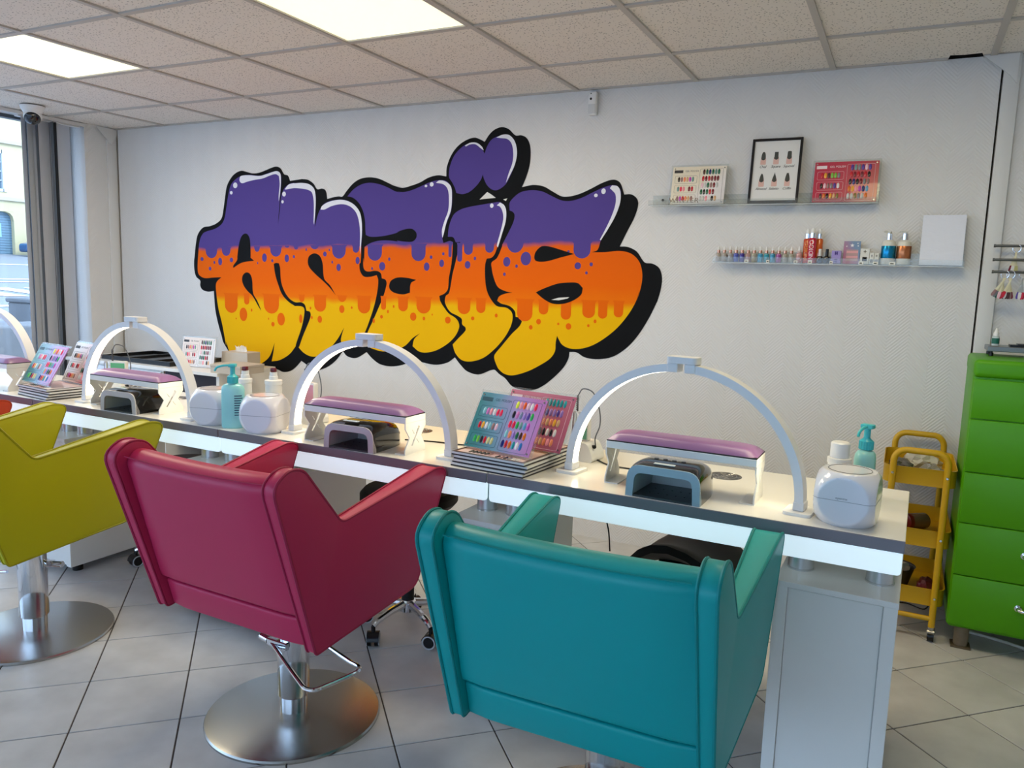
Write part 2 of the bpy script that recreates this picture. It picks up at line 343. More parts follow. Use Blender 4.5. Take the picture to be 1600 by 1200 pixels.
MU_BLACK=[[(357,1403),(374,1409),(400,1408),(410,1379),(413,1328),(422,1278),(451,1224),(491,1185),(537,1167),(582,1169),(611,1155),(624,1118),(650,1114),(658,1097),(653,1072),(627,1020),(594,958),(567,898),(562,888),(540,879),(535,896),(578,997),(598,1059),(608,1120),(598,1139),(569,1145),(523,1143),(530,1144),(477,1169),(425,1213),(392,1277),(369,1337)],[(1073,1590),(1111,1577),(1186,1579),(1255,1589),(1311,1602),(1300,1602),(1344,1617),(1403,1623),(1436,1602),(1437,1572),(1411,1551),(1360,1550),(1300,1556),(1311,1550),(1244,1556),(1175,1554),(1112,1539),(1065,1513)],[(2187,1475),(2195,1504),(2227,1531),(2272,1531),(2337,1515),(2414,1494),(2345,1477),(2269,1456),(2224,1451),(2194,1457)],[(2203,1289),(2249,1311),(2328,1339),(2394,1347),(2442,1345),(2470,1321),(2463,1288),(2422,1256),(2363,1235),(2302,1234),(2251,1255)],[(1251,1293),(1265,1324),(1311,1343),(1378,1343),(1441,1333),(1404,1313),(1398,1258),(1349,1247),(1289,1254),(1259,1271)],[(44,1448),(59,1521),(81,1572),(110,1592),(137,1587),(157,1552),(161,1450),(159,1440),(190,1420),(106,1411),(63,1399),(6,1370),(6,1385),(41,1422)],[(82,1294),(90,1325),(118,1343),(150,1337),(170,1301),(178,1211),(213,1163),(248,1100),(226,1123),(172,1193),(130,1223),(96,1258)],[(636,1423),(648,1457),(690,1474),(731,1459),(753,1415),(765,1323),(812,1281),(855,1224),(805,1271),(755,1308),(693,1350),(648,1389)]]
MU_WALL=[[(2295,1253),(2337,1266),(2398,1271),(2386,1263),(2338,1252)],[(1846,1780),(1892,1819),(1918,1805),(1945,1787)],[(1991,1778),(2016,1783),(2007,1769)]]
MU_SHINE=[[(75,1944),(89,1957),(158,1959),(247,1952),(321,1965),(387,1977),(417,1964),(423,1927),(418,1859),(405,1791),(404,1825),(413,1898),(407,1947),(381,1959),(334,1952),(274,1936),(206,1929),(144,1920),(95,1911),(75,1924)],[(455,1866),(485,1892),(530,1901),(530,1899),(594,1900),(651,1890),(688,1863),(699,1825),(700,1767),(695,1710),(687,1647),(684,1666),(686,1729),(684,1796),(672,1839),(650,1854),(600,1865),(530,1871),(536,1871),(491,1867),(461,1863)],[(738,1738),(750,1759),(800,1782),(879,1794),(939,1787),(993,1763),(1034,1721),(1049,1665),(1051,1600),(1044,1520),(1040,1473),(1037,1520),(1038,1590),(1030,1660),(1011,1712),(975,1747),(927,1765),(879,1767),(818,1756),(769,1738)],[(1563,1876),(1584,1888),(1626,1881),(1661,1853),(1669,1801),(1664,1725),(1638,1661),(1619,1590),(1612,1573),(1608,1614),(1624,1667),(1647,1725),(1649,1801),(1639,1842),(1613,1866)],[(1953,1747),(1972,1762),(1998,1747),(2011,1716),(2009,1660),(1990,1597),(1967,1523),(1960,1534),(1977,1597),(1994,1671),(1990,1710),(1973,1739)],[(1745,2070),(1778,2083),(1818,2081),(1851,2060),(1864,2039),(1845,2051),(1811,2073),(1778,2074),(1751,2064)],[(1938,2103),(1980,2116),(2018,2110),(2051,2075),(2065,2020),(2055,1960),(2025,1900),(2004,1864),(2018,1911),(2039,1966),(2043,2015),(2032,2065),(2006,2091),(1967,2098)],[(2593,1823),(2604,1837),(2634,1831),(2650,1803),(2651,1753),(2630,1688),(2597,1627),(2558,1565),(2552,1568),(2585,1632),(2612,1693),(2627,1748),(2624,1792),(2606,1812)]]
MU_SHINE_SPOT=[(35,1899,19,18),(-1,1853,12,11),(448,1836,15,15),(435,1789,10,10),(1535,1868,13,12),(1497,1860,9,7),(1922,1746,11,12),(2560,1809,12,14),(2520,1789,10,9)]
MU_PSPOT=[(-280,1423,15,13),(-112,1410,18,25),(-165,1403,8,10),(-10,1422,15,15),(-206,1361,12,13),(279,1441,20,27),(220,1406,5,8),(466,1440,18,24),(345,1423,9,10),(524,1451,9,10),(771,1471,14,15),(806,1496,6,8),(624,1496,6,9),(828,1423,6,9),(877,1392,17,22),(1020,1436,15,22),(1200,1406,22,25),(1127,1391,7,9),(1250,1448,8,10),(1510,1410,19,24),(1539,1464,9,10),(1610,1431,16,21),(1620,1484,8,9),(1779,1426,18,21),(1825,1462,8,10),(2023,1447,22,26),(2083,1425,8,9),(2011,1380,8,9),(2137,1466,31,36),(2437,1434,18,18),(2511,1443,9,10),(2487,1399,7,8),(2382,1507,7,6)]
MU_OSPOT=[(89,1070,34,45),(162,1101,7,10),(414,1055,32,41),(345,1019,14,15),(24,1039,5,6),(308,1052,5,7),(577,1066,13,28),(730,1070,18,22),(902,1141,20,24),(656,1136,7,9),(977,1153,7,8),(667,1078,7,10),(1142,1082,8,15),(1198,1109,10,11),(1244,1142,7,10),(1285,1174,6,9),(1423,1121,22,24),(1497,1114,9,11),(1553,1139,4,6),(1658,1113,19,20),(1820,1131,11,11),(1968,1154,9,11),(2225,1134,14,15),(2180,1101,11,12),(2399,1118,16,17),(2340,1128,6,7),(2546,1152,8,10),(2510,1128,7,8)]
MU_PDRIP=[(-191,53,1430),(-56,38,1447),(216,24,1477),(375,46,1449),(469,16,1506),(542,18,1495),(691,30,1499),(879,51,1445),(1007,24,1482),(1146,51,1437),(1453,48,1440),(1664,10,1466),(1727,16,1442),(1782,28,1481),(1915,27,1494),(2071,50,1496),(2457,47,1472)]
MU_ODRIP=[(-19,58,1074),(120,23,1135),(333,65,1086),(586,21,1171),(733,47,1117),(904,34,1184),(1069,47,1122),(1212,18,1151),(1351,34,1148),(1493,49,1142),(1762,41,1151),(1870,29,1163),(2141,46,1131),(2251,28,1173),(2381,29,1152),(2508,35,1167),(2585,25,1168),(2670,25,1179)]
MU_FILLS=[[(-316,1443),(-298,1544),(-266,1592),(-228,1607),(-154,1623),(-95,1652),(-66,1690),(-46,1767),(-26,1848),(-3,1904),(40,1938),(89,1957),(158,1961),(254,1954),(328,1969),(394,1977),(420,1961),(426,1932),(419,1849),(406,1751),(395,1645),(407,1712),(425,1825),(452,1873),(498,1899),(543,1902),(530,1900),(581,1901),(632,1895),(676,1873),(697,1839),(700,1782),(697,1710),(692,1630),(709,1686),(725,1724),(756,1766),(806,1787),(879,1795),(933,1790),(987,1768),(1028,1730),(1049,1670),(1053,1600),(1047,1529),(1042,1425),(1033,1416),(1039,1373),(1066,1343),(1113,1342),(1160,1353),(1172,1325),(1166,1259),(1147,1182),(1121,1110),(1077,1011),(1041,966),(978,919),(905,918),(895,956),(919,1029),(865,951),(790,878),(729,842),(662,833),(605,849),(563,879),(542,902),(526,880),(478,832),(397,790),(330,777),(346,837),(357,900),(325,827),(293,789),(220,746),(156,728),(49,741),(-31,795),(-70,879),(-72,853),(-105,996),(-136,1096),(-152,1191),(-153,1266),(-104,1307),(-186,1302),(-260,1297),(-309,1315),(-323,1346)],[(942,1813),(986,1852),(1045,1880),(1109,1888),(1178,1877),(1235,1858),(1291,1834),(1335,1827),(1296,1834),(1348,1830),(1407,1841),(1464,1860),(1521,1880),(1584,1890),(1633,1882),(1665,1847),(1671,1789),(1665,1719),(1638,1655),(1615,1590),(1612,1567),(1620,1544),(1661,1556),(1681,1550),(1681,1544),(1675,1437),(1659,1348),(1654,1288),(1633,1263),(1598,1247),(1606,1217),(1635,1179),(1664,1150),(1707,1128),(1728,1105),(1733,1075),(1709,1026),(1661,980),(1590,938),(1518,918),(1466,921),(1421,949),(1432,990),(1472,1027),(1421,996),(1369,948),(1293,918),(1217,903),(1151,911),(1103,927),(1089,976),(1098,1013),(1133,1077),(1173,1155),(1207,1223),(1232,1299),(1229,1322),(1218,1331),(1198,1335),(1191,1363),(1171,1376),(1142,1378),(1107,1373),(1078,1377),(1063,1398),(1062,1454),(1068,1426),(1071,1515),(1075,1553),(1079,1586),(1076,1614),(1073,1669),(1058,1725),(1028,1772),(986,1803)],[(1647,1579),(1653,1632),(1679,1696),(1720,1725),(1780,1741),(1860,1752),(1926,1761),(1972,1764),(1998,1744),(2012,1710),(2008,1654),(1990,1597),(1963,1526),(1948,1488),(1929,1468),(1899,1462),(1890,1430),(1892,1354),(1904,1291),(1929,1245),(1970,1206),(2030,1199),(2063,1175),(2068,1135),(2053,1087),(2016,1027),(1958,964),(1892,914),(1817,889),(1755,892),(1712,929),(1693,976),(1731,1015),(1775,1060),(1774,1078),(1753,1094),(1749,1124),(1720,1141),(1671,1162),(1638,1209),(1641,1248),(1661,1264),(1673,1312),(1683,1372),(1699,1432),(1712,1485),(1726,1538),(1735,1538),(1727,1551),(1700,1548),(1682,1576)],[(1646,1917),(1652,1963),(1678,2019),(1718,2057),(1758,2077),(1798,2079),(1838,2066),(1869,2022),(1884,2061),(1909,2093),(1948,2108),(1986,2111),(2025,2098),(2051,2064),(2062,2014),(2055,1960),(2031,1905),(2001,1856),(1957,1829),(1924,1830),(1891,1853),(1870,1887),(1861,1913),(1850,1885),(1818,1849),(1778,1821),(1738,1811),(1697,1817),(1686,1846),(1668,1876),(1650,1899)],[(2030,1760),(2059,1792),(2098,1815),(2163,1823),(2222,1814),(2274,1791),(2333,1767),(2383,1764),(2444,1779),(2510,1808),(2563,1829),(2616,1838),(2646,1819),(2653,1786),(2645,1737),(2624,1682),(2591,1621),(2558,1565),(2542,1517),(2512,1504),(2585,1506),(2662,1513),(2722,1500),(2765,1462),(2784,1407),(2783,1346),(2764,1267),(2776,1326),(2758,1261),(2722,1195),(2669,1127),(2603,1069),(2534,1026),(2470,1005),(2409,1003),(2366,1020),(2346,1047),(2336,1064),(2329,1029),(2327,983),(2301,942),(2246,903),(2171,862),(2081,832),(2029,836),(1995,857),(1981,876),(1963,917),(1965,938),(2004,985),(2067,1059),(2111,1102),(2126,1129),(2109,1148),(2087,1153),(2082,1182),(2049,1209),(1996,1221),(1971,1235),(1982,1258),(2014,1274),(2063,1283),(2020,1289),(1973,1310),(1945,1362),(1930,1419),(1930,1442),(1962,1466),(1992,1529),(1993,1538),(2025,1597),(2057,1662),(2061,1698),(2048,1713),(2031,1719)]]
# ------------------------------------------------------------------ painted lettering on the wall
PURPLE = mat('purple_paint', (84, 68, 140), .75, spec=.15)
ORANGE = mat('orange_paint', (236, 104, 0), .75, spec=.15)
BLKP = mat('black_paint', (14, 15, 17), .7, spec=.15)
def fade_mat():
    m = mat('sprayed_fade', (236, 104, 0), .75, spec=.15); nt = m.node_tree; p = nt.nodes['Principled BSDF']; N = nt.nodes.new; L = nt.links.new
    g = N('ShaderNodeNewGeometry'); s = N('ShaderNodeSeparateXYZ'); L(g.outputs['Position'], s.inputs[0])
    n = N('ShaderNodeTexNoise'); n.inputs['Scale'].default_value = 5; L(g.outputs['Position'], n.inputs['Vector'])
    # the boundary climbs slightly from the first letter to the last
    a = N('ShaderNodeMath'); a.operation = 'MULTIPLY_ADD'; a.inputs[1].default_value = -.022; L(s.outputs[0], a.inputs[0]); L(s.outputs[2], a.inputs[2])
    b = N('ShaderNodeMath'); b.operation = 'MULTIPLY_ADD'; b.inputs[1].default_value = .05; L(n.outputs['Fac'], b.inputs[0]); L(a.outputs[0], b.inputs[2])
    mr = N('ShaderNodeMapRange'); mr.inputs[1].default_value = 1.0; mr.inputs[2].default_value = 1.7; L(b.outputs[0], mr.inputs[0])
    r = N('ShaderNodeValToRGB'); cr_ = r.color_ramp; E = cr_.elements
    def pos(z): return (z - 1.0) / .7
    E[0].position = pos(1.178); E[0].color = lin((238, 182, 0)); E[1].position = pos(1.215); E[1].color = lin((238, 116, 0))
    for z, c in ((1.30, (236, 102, 0)), (1.49, (230, 98, 8)), (1.508, (224, 96, 24)), (1.535, (84, 68, 140))):
        e = E.new(pos(z)); e.color = lin(c)
    L(mr.outputs[0], r.inputs[0]); L(r.outputs[0], p.inputs['Base Color'])
    return m
FADE = fade_mat()
mural = thing('wall_lettering', 'large purple, orange and yellow graffiti lettering with black outline painted on the wall', 'wall art', (1.2, -.001, 1.5))
mural_off = Vector((-1.2, .001, -1.5))
def paint(name, polys, m, d, smooth=True, corner=58):
    bm = bm_()
    for P in polys:
        P = [(p[0] / 1000, p[1] / 1000) for p in P]
        if smooth: P = [(q.x, q.y) for q in crom([(p[0], p[1], 0) for p in P], 5, True, corner)]
        flat(bm, [P], lambda x, z: (x + mural_off.x, -d, z + mural_off.z))
    bmesh.ops.recalc_face_normals(bm, faces=bm.faces)
    for f in bm.faces:
        if f.normal.y > 0: f.normal_flip()
    return obj(name, bm, m, mural)
def ovals(L):
    return [[(x + rx * math.cos(t * math.pi / 8), z + rz * math.sin(t * math.pi / 8)) for t in range(16)] for x, z, rx, rz in L]
def drips(L, top):
    o = []
    for x, w, z in L:
        zt = top + .022 * x - 0
        P = [(x - w * 1.25, zt), (x - w, zt - 14)]
        zc = max(z + w * .9, z + 6)
        P += [(x - w, zc)] + [(x - w * math.cos(t * math.pi / 8), zc - (zc - z) * math.sin(t * math.pi / 8)) for t in range(1, 8)] + [(x + w, zc), (x + w, zt - 14), (x + w * 1.25, zt)]
        if zc > zt - 16: P = P[:1] + [(x - w * math.cos(t * math.pi / 8), zt - 6 - max(6, zt - 6 - z) * math.sin(t * math.pi / 8)) for t in range(0, 9)] + P[-1:]
        o.append(P)
    return o
paint('black_outline', [MU_SIL], BLKP, .0006)
for P in MU_FILLS: paint('letter_fill', [P], FADE, .0012)
for P in drips(MU_PDRIP, 1508): paint('purple_drip', [P], PURPLE, .0016, False)
for P in ovals(MU_PSPOT): paint('purple_spot', [P], PURPLE, .0017, False)
for P in drips(MU_ODRIP, 1205): paint('orange_drip', [P], mat('drip_orange', (232, 102, 0), .75, spec=.15), .0016, False)
for P in ovals(MU_OSPOT): paint('orange_spot', [P], mat('drip_orange'), .0017, False)
for P in MU_BLACK: paint('black_stroke', [P], BLKP, .0021)
for P in MU_WALL: paint('wall_gap', [P], mat('wall_gap_white', (222, 221, 216), .7), .0025, False)
for P in MU_SHINE: paint('white_highlight', [P], mat('white_paint', (226, 226, 234), .5), .0021)
for P in ovals(MU_SHINE_SPOT): paint('highlight_spot', [P], mat('white_paint'), .0021, False)
# ------------------------------------------------------------------ manicure desks on pedestals
DZ = .767; DA = -.0183
def yfront(x): return -1.776 + .0183 * (4.024 - x)
EDGE = mat('grey_edge_band', (124, 120, 127), .22, coat=.3)
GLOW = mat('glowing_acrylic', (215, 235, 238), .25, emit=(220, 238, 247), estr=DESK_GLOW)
DTOP = mat('white_desk_laminate', (234, 230, 220), .2, coat=.15)
L4 = 1.153
DLAB = ['white manicure desk with glowing front panel nearest the window, by the orange chair', 'white manicure desk with glowing front panel behind the lime chair',
        'white manicure desk with glowing front panel behind the raspberry chair', 'white manicure desk with glowing front panel behind the teal chair, at the row end']
VENTS = [None, None, (2.335, -1.31), (3.507, -1.357)]
for k, x0 in enumerate((.568 - L4, .568, 1.722, 2.876)):
    y0 = yfront(x0)
    t = thing('manicure_desk', DLAB[k], 'desk', (x0, y0, 0), DA, 'manicure desks in a row')
    Lk = L4 if k < 3 else 1.148
    bm = bm_(); bx(bm, .0012, Lk - .0012, .0045, .533, DZ - .030, DZ, .001, 1); obj('desk_top', bm, DTOP, t)
    bm = bm_(); bx(bm, .0012, Lk - .0012, .0, .0045, DZ - .031, DZ - .0005, .001, 1); obj('edge_band', bm, EDGE, t)
    pr = rpoly([(.004, .7365), (.004, .677), (Lk - .004, .677), (Lk - .004, .7365)], [.001, .012, .012, .001], 5)
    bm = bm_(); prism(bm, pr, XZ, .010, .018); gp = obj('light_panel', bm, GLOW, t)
    bm = bm_(); bx(bm, .02, Lk - .02, .505, .525, .64, .737); obj('rear_apron', bm, WHITE, t)
    for px in (3.780, 3.974, 2.81, 2.915, 1.80, 1.96, 1.53, 1.66, .63, .74, .30, .47):
        if x0 + .03 < px < x0 + Lk - .03:
            bm = bm_(); lathe(bm, [(.0345, .613), (.0345, .617), (.033, .618), (.033, .737)], 28, (px - x0, .128, 0)); obj('support_post', bm, ALU, t)
    if k in (0, 1): vx, vy = .45, .40
    else: vx, vy = VENTS[k][0] - x0, VENTS[k][1] - y0
    bm = bm_(); lathe(bm, [(.052, DZ - .004), (.052, DZ + .0003), (.049, DZ + .0004)], 32, (vx, vy, 0)); vg = obj('vent_grille', bm, mat('vent_dark', (70, 69, 68), .5), t)
    bm = bm_()
    for r in (.012, .024, .036, .047): tube(bm, [(vx + r * math.cos(a * math.pi / 14), vy + r * math.sin(a * math.pi / 14), DZ - .0012) for a in range(28)], .0022, 6, True)
    for a in range(6): cyl(bm, (vx, vy, DZ - .0012), (vx + .047 * math.cos(a * math.pi / 3), vy + .047 * math.sin(a * math.pi / 3), DZ - .0012), .002, n=6)
    obj('grille_bars', bm, STEEL, vg)
def pedestal(x0, x1, lab):
    y0 = yfront(x0) + .001
    t = thing('desk_pedestal', lab, 'cabinet', (x0, y0, 0), DA, 'white desk pedestals')
    w = x1 - x0; zt = .598
    bm = bm_(); bx(bm, .0, w, .012, .50, .035, zt); obj('body', bm, WHITE, t)
    bm = bm_(); bx(bm, .0, .032, .0, .012, .035, zt, .001, 1); obj('stile', bm, WHITE, t)
    bm = bm_(); bx(bm, w - .032, w, .0, .012, .035, zt, .001, 1); obj('stile', bm, WHITE, t)
    bm = bm_(); bx(bm, .034, w - .034, .006, .012, .04, zt - .004); obj('front_panel', bm, WHITE, t)
    bm = bm_(); bx(bm, -.001, w + .001, -.004, .52, zt, zt + .015, .001, 1); obj('top_board', bm, WHITE, t)
    for a in (.045, w - .045):
        for b in (.06, .44):
            bm = bm_(); lathe(bm, [(.022, 0), (.022, .02), (.014, .024), (.014, .035)], 16, (a, b, 0)); obj('foot', bm, BLACKP, t)
pedestal(3.735, 4.022, 'white desk pedestal with framed front at the open end of the row')
pedestal(2.755, 2.957, 'narrow white desk pedestal between the raspberry and teal chairs')
pedestal(1.757, 2.02, 'white desk pedestal behind the raspberry chair, the one of a pair nearer the teal chair')
pedestal(1.485, 1.753, 'white desk pedestal behind the raspberry chair, the one of a pair nearer the window')
pedestal(.525, .789, 'white desk pedestal standing behind the lime chair base')
pedestal(.25, .521, 'white desk pedestal between the lime and orange chairs')
# ------------------------------------------------------------------ styling chairs
def vinyl(name, c): return mat(name, c, .42, coat=.0, spec=.38, bump=.06, bscale=260)
def chair_w(y, z):
    return .304 + .009 * min(1, max(0, (z - .377) / .47)) + .031 * min(1, max(0, (y + .16) / .42))
PROF = [(-.232, .372), (-.388, .852), (-.335, .888), (-.285, .880), (-.140, .706), (.268, .778), (.316, .762), (.178, .428)]
PRAD = [.012, .03, .05, .035, .02, .05, .05, .03]
def chair_parts(t, m, md):
    P = rpoly(PROF, PRAD, 4); n = len(P); xi = .268
    area = sum(P[i - 1].x * P[i].y - P[i].x * P[i - 1].y for i in range(n)); sgn = 1 if area > 0 else -1
    def inset(i, d):
        tg = P[(i + 1) % n] - P[i - 1]
        return P[i] + Vector((-tg.y, tg.x)).normalized() * (d * sgn)
    for s in (-1, 1):
        bm = bmesh.new()
        rings = [[(inset(i, d), chair_w(P[i].x, P[i].y)) for i in range(n)] for d in (.008, .003, 0, 0, .002, .007)]
        xs = [lambda w: xi, lambda w: xi + .001, lambda w: xi + .007, lambda w: w - .007, lambda w: w - .001, lambda w: w]
        V = [[bm.verts.new((s * f(w), q.x, q.y)) for q, w in ring] for f, ring in zip(xs, rings)]
        for a, b in zip(V, V[1:]):
            for i in range(n): bm.faces.new((a[i], a[(i + 1) % n], b[(i + 1) % n], b[i]))
        for ring, V_ in ((rings[0], V[0]), (rings[-1], V[-1])):
            for tr in tessellate_polygon([[Vector((q.x, q.y, 0)) for q, w in ring]]):
                try: bm.faces.new([V_[i] for i in tr])
                except ValueError: pass
        bmesh.ops.recalc_face_normals(bm, faces=bm.faces)
        sp = obj('side_panel', bm, m, t, ang=50)
        bm = bm_(); tube(bm, [(s * (chair_w(p.x, p.y) - .003), p.x, p.y) for p in P], .0042, 6, True); obj('piping', bm, md, sp)
        bm = bm_(); tube(bm, [(s * (xi + .004), p.x, p.y) for p in P], .0035, 6, True); obj('piping', bm, md, sp)
    # back: padded main panel above a lower band
    W = .2665
    def back(prof, rad, sag, name):
        Q = rpoly(prof, rad, 4); bm = bmesh.new(); nc = 11; V = []
        cy = sum(q.x for q in Q) / len(Q); cz = sum(q.y for q in Q) / len(Q)
        for c in range(nc):
            u = -1 + 2 * c / (nc - 1); k = 1 - .16 * abs(u) ** 10
            V.append([bm.verts.new((W * u, cy + (q.x - cy) * k, cz + (q.y - cz) * (1 - .02 * abs(u) ** 10) - (sag * (1 - u * u) if q.y > .8 else 0))) for q in Q])
        m_ = len(Q)
        for a, b in zip(V, V[1:]):
            for i in range(m_): bm.faces.new((a[i], a[(i + 1) % m_], b[(i + 1) % m_], b[i]))
        bm.faces.new(V[0]); bm.faces.new(V[-1][::-1]); bmesh.ops.recalc_face_normals(bm, faces=bm.faces)
        return obj(name, bm, m, t, ang=50)
    def rl(z): return -.232 - (z - .372) / .48 * .156 + .012
    back([(rl(.468), .468), (rl(.838), .838), (rl(.838) + .035, .868), (-.285, .862), (-.10, .50), (-.12, .468)], [.016, .02, .02, .03, .03, .02], .008, 'backrest')
    back([(rl(.374) + .002, .374), (rl(.464) + .002, .464), (-.12, .464), (-.08, .385)], [.008, .014, .01, .02], 0, 'lower_back')
    bm = bm_(); tube(bm, [(x, rl(.842) + .010, .8505 - .008 * (1 - (x / W) ** 2)) for x in [W * (-.97 + 1.94 * k / 12) for k in range(13)]], .0018, 6); obj('top_seam', bm, md, t)
    bm = bm_(); bx(bm, -.2665, .2665, -.12, .175, .43, .535, .03, 4); obj('seat_cushion', bm, m, t)
    bm = bm_(); bx(bm, -.255, .255, -.2, .15, .395, .428, .008, 2); obj('seat_base', bm, m, t)
def chair(loc, rz, c, name, lab, lever, dz):
    m = vinyl('vinyl_' + name, c); md = mat('seam_' + name, tuple(int(v * .86) for v in c), .5, spec=.3)  # piping gets a darkened copy of the vinyl, painting the crease shade
    t = thing('styling_chair', lab, 'chair', (loc[0], loc[1], 0), rz, 'coloured styling chairs')
    chair_parts(t, m, md)
    for o in t.children: o.location.z += dz
    # pedestal
    bm = bm_(); lathe(bm, [(.262, 0), (.2625, .006), (.259, .011), (.24, .0135), (.08, .019), (.052, .021)], 72); obj('base_disc', bm, STEEL, t)
    bm = bm_(); lathe(bm, [(.041, .019), (.041, .085)], 36); obj('column', bm, CHROME, t)
    bm = bm_(); lathe(bm, [(.047, .072), (.0485, .075), (.0485, .335 + dz)], 36); obj('column_sleeve', bm, CHROME, t)
    bm = bm_(); bx(bm, -.10, .10, -.11, .11, .335 + dz, .395 + dz, .006, 2); lathe(bm, [(.056, .315 + dz), (.056, .336 + dz)], 28); obj('mount_plate', bm, BLACKM, t)
    pts = [(-.052, -.05, .25), (-.02, -.062, .245), (.05, -.095, .235), (.17, -.152, .222), (.205, -.166, .22), (.226, -.160, .22), (.236, -.14, .22), (.262, -.03, .22), (.26, -.005, .221), (.245, .006, .222), (.21, .012, .224), (.07, .035, .245)]
    M = Matrix.Rotation(lever, 3, 'Z')
    bm = bm_(); tube(bm, [M @ Vector(p) for p in crom(pts, 4, False, 80)], .0065, 10); lv = obj('pump_lever', bm, CHROME, t)
    bm = bm_(); a = M @ Vector((-.05, -.05, .25)); b = M @ Vector((-.085, -.045, .252)); cyl(bm, a, b, .012, n=16); cyl(bm, b, b + (b - a) * .1, .009, n=12)
    bx(bm, -.05, .03, -.062, -.045, .238, .262, .003, 1, M=M.to_4x4()); obj('lever_pivot', bm, CHROME, lv)
    return t
chair((2.389, -2.071), -.025, (178, 38, 78), 'raspberry', 'raspberry pink vinyl styling chair on a round chrome base', 0, 0)
chair((3.413, -2.103), .012, (0, 150, 150), 'teal', 'teal vinyl styling chair with its back to the room', 2.5, -.022)
chair((1.19, -2.127), -.055, (172, 166, 0), 'lime', 'lime yellow vinyl styling chair on a round chrome base', 3.6, .021)
chair((.215, -2.10), -.03, (206, 66, 22), 'orange', 'orange red vinyl styling chair beside the lime one', .4, .0)
# ------------------------------------------------------------------ half-ring desk lamps
LED = mat('led_strip', (255, 255, 250), .4, emit=(255, 243, 212), estr=ARCH_GLOW)
LAMPW = mat('lamp_white', (222, 222, 224), .35)
def rect_sweep(bm, pts, nrm, w, h):
    """band along pts in the xz plane; nrm = outward normals; h radial, w along y"""
    V = []
    for p, n in zip(pts, nrm):
        V.append([bm.verts.new((p[0] + n[0] * a, b, p[1] + n[1] * a)) for a, b in ((-h, -w), (-h, w), (h, w), (h, -w))])
    for a, b in zip(V, V[1:]):
        for i in range(4): bm.faces.new((a[i], a[(i + 1) % 4], b[(i + 1) % 4], b[i]))
    bm.faces.new(V[0]); bm.faces.new(V[-1][::-1]); bmesh.ops.recalc_face_normals(bm, faces=bm.faces)
def arch_lamp(pl, pr, lab):
    c = ((pl[0] + pr[0]) / 2, (pl[1] + pr[1]) / 2); dx, dy = pr[0] - pl[0], pr[1] - pl[1]; a = math.hypot(dx, dy) / 2; rz = math.atan2(dy, dx)
    t = thing('arch_lamp', lab, 'lamp', (c[0], c[1], DZ), rz, 'white half-ring desk lamps')
    zb, top = .024, .357; b = top - zb
    def arc(t0, t1, n):
        P, Nn = [], []
        for k in range(n + 1):
            th = t0 + (t1 - t0) * k / n; x, z = -a * math.cos(th), zb + b * math.sin(th); nx, nz = -math.cos(th) / a, math.sin(th) / b; l = math.hypot(nx, nz)
            P.append((x, z)); Nn.append((nx / l, nz / l))
        return P, Nn
    for s, (t0, t1) in enumerate(((0, math.pi / 2 - .05), (math.pi / 2 + .05, math.pi))):
        P, Nn = arc(t0, t1, 30); bm = bm_(); rect_sweep(bm, P, Nn, .0205, .0115)
        obj('arch_half', bm, LAMPW, t, ang=40)
        P, Nn = arc(t0 + .03, t1 - .03, 30); P = [(p[0] - n[0] * .0111, p[1] - n[1] * .0111) for p, n in zip(P, Nn)]
        bm = bm_(); rect_sweep(bm, P, Nn, .0165, .0008); obj('led_strip', bm, LED, t)
    for s in (-1, 1):
        bm = bm_(); prism(bm, rpoly([(s * a - .036, -.045), (s * a + .036, -.045), (s * a + .036, .045), (s * a - .036, .045)], .016, 5), XY, 0, .0085)
        obj('base_plate', bm, WPLA, t)
        bm = bm_(); bx(bm, s * a - .0145, s * a + .0145, -.0225, .0225, .0085, .032, .002, 1); obj('base_socket', bm, LAMPW, t)
        bm = bm_(); bx(bm, s * .026 - .016, s * .026 + .016, -.0225, .0225, top - .014, top + .0125, .002, 1); obj('hinge_block', bm, LAMPW, t)
    bm = bm_(); prism(bm, rpoly([(-.045, -.027), (.045, -.027), (.045, .027), (-.045, .027)], .014, 5), XY, top + .0125, top + .031); obj('hinge_cap', bm, LAMPW, t)
    return t
arch_lamp((3.084, -1.582), (3.770, -1.660), 'white half-ring desk lamp on the desk behind the teal chair')
arch_lamp((1.985, -1.610), (2.679, -1.640), 'white half-ring desk lamp on the desk behind the raspberry chair')
arch_lamp((.812, -1.617), (1.492, -1.642), 'white half-ring desk lamp on the desk behind the lime chair')
arch_lamp((-.465, -1.470), (.225, -1.485), 'white half-ring desk lamp on the desk nearest the window')
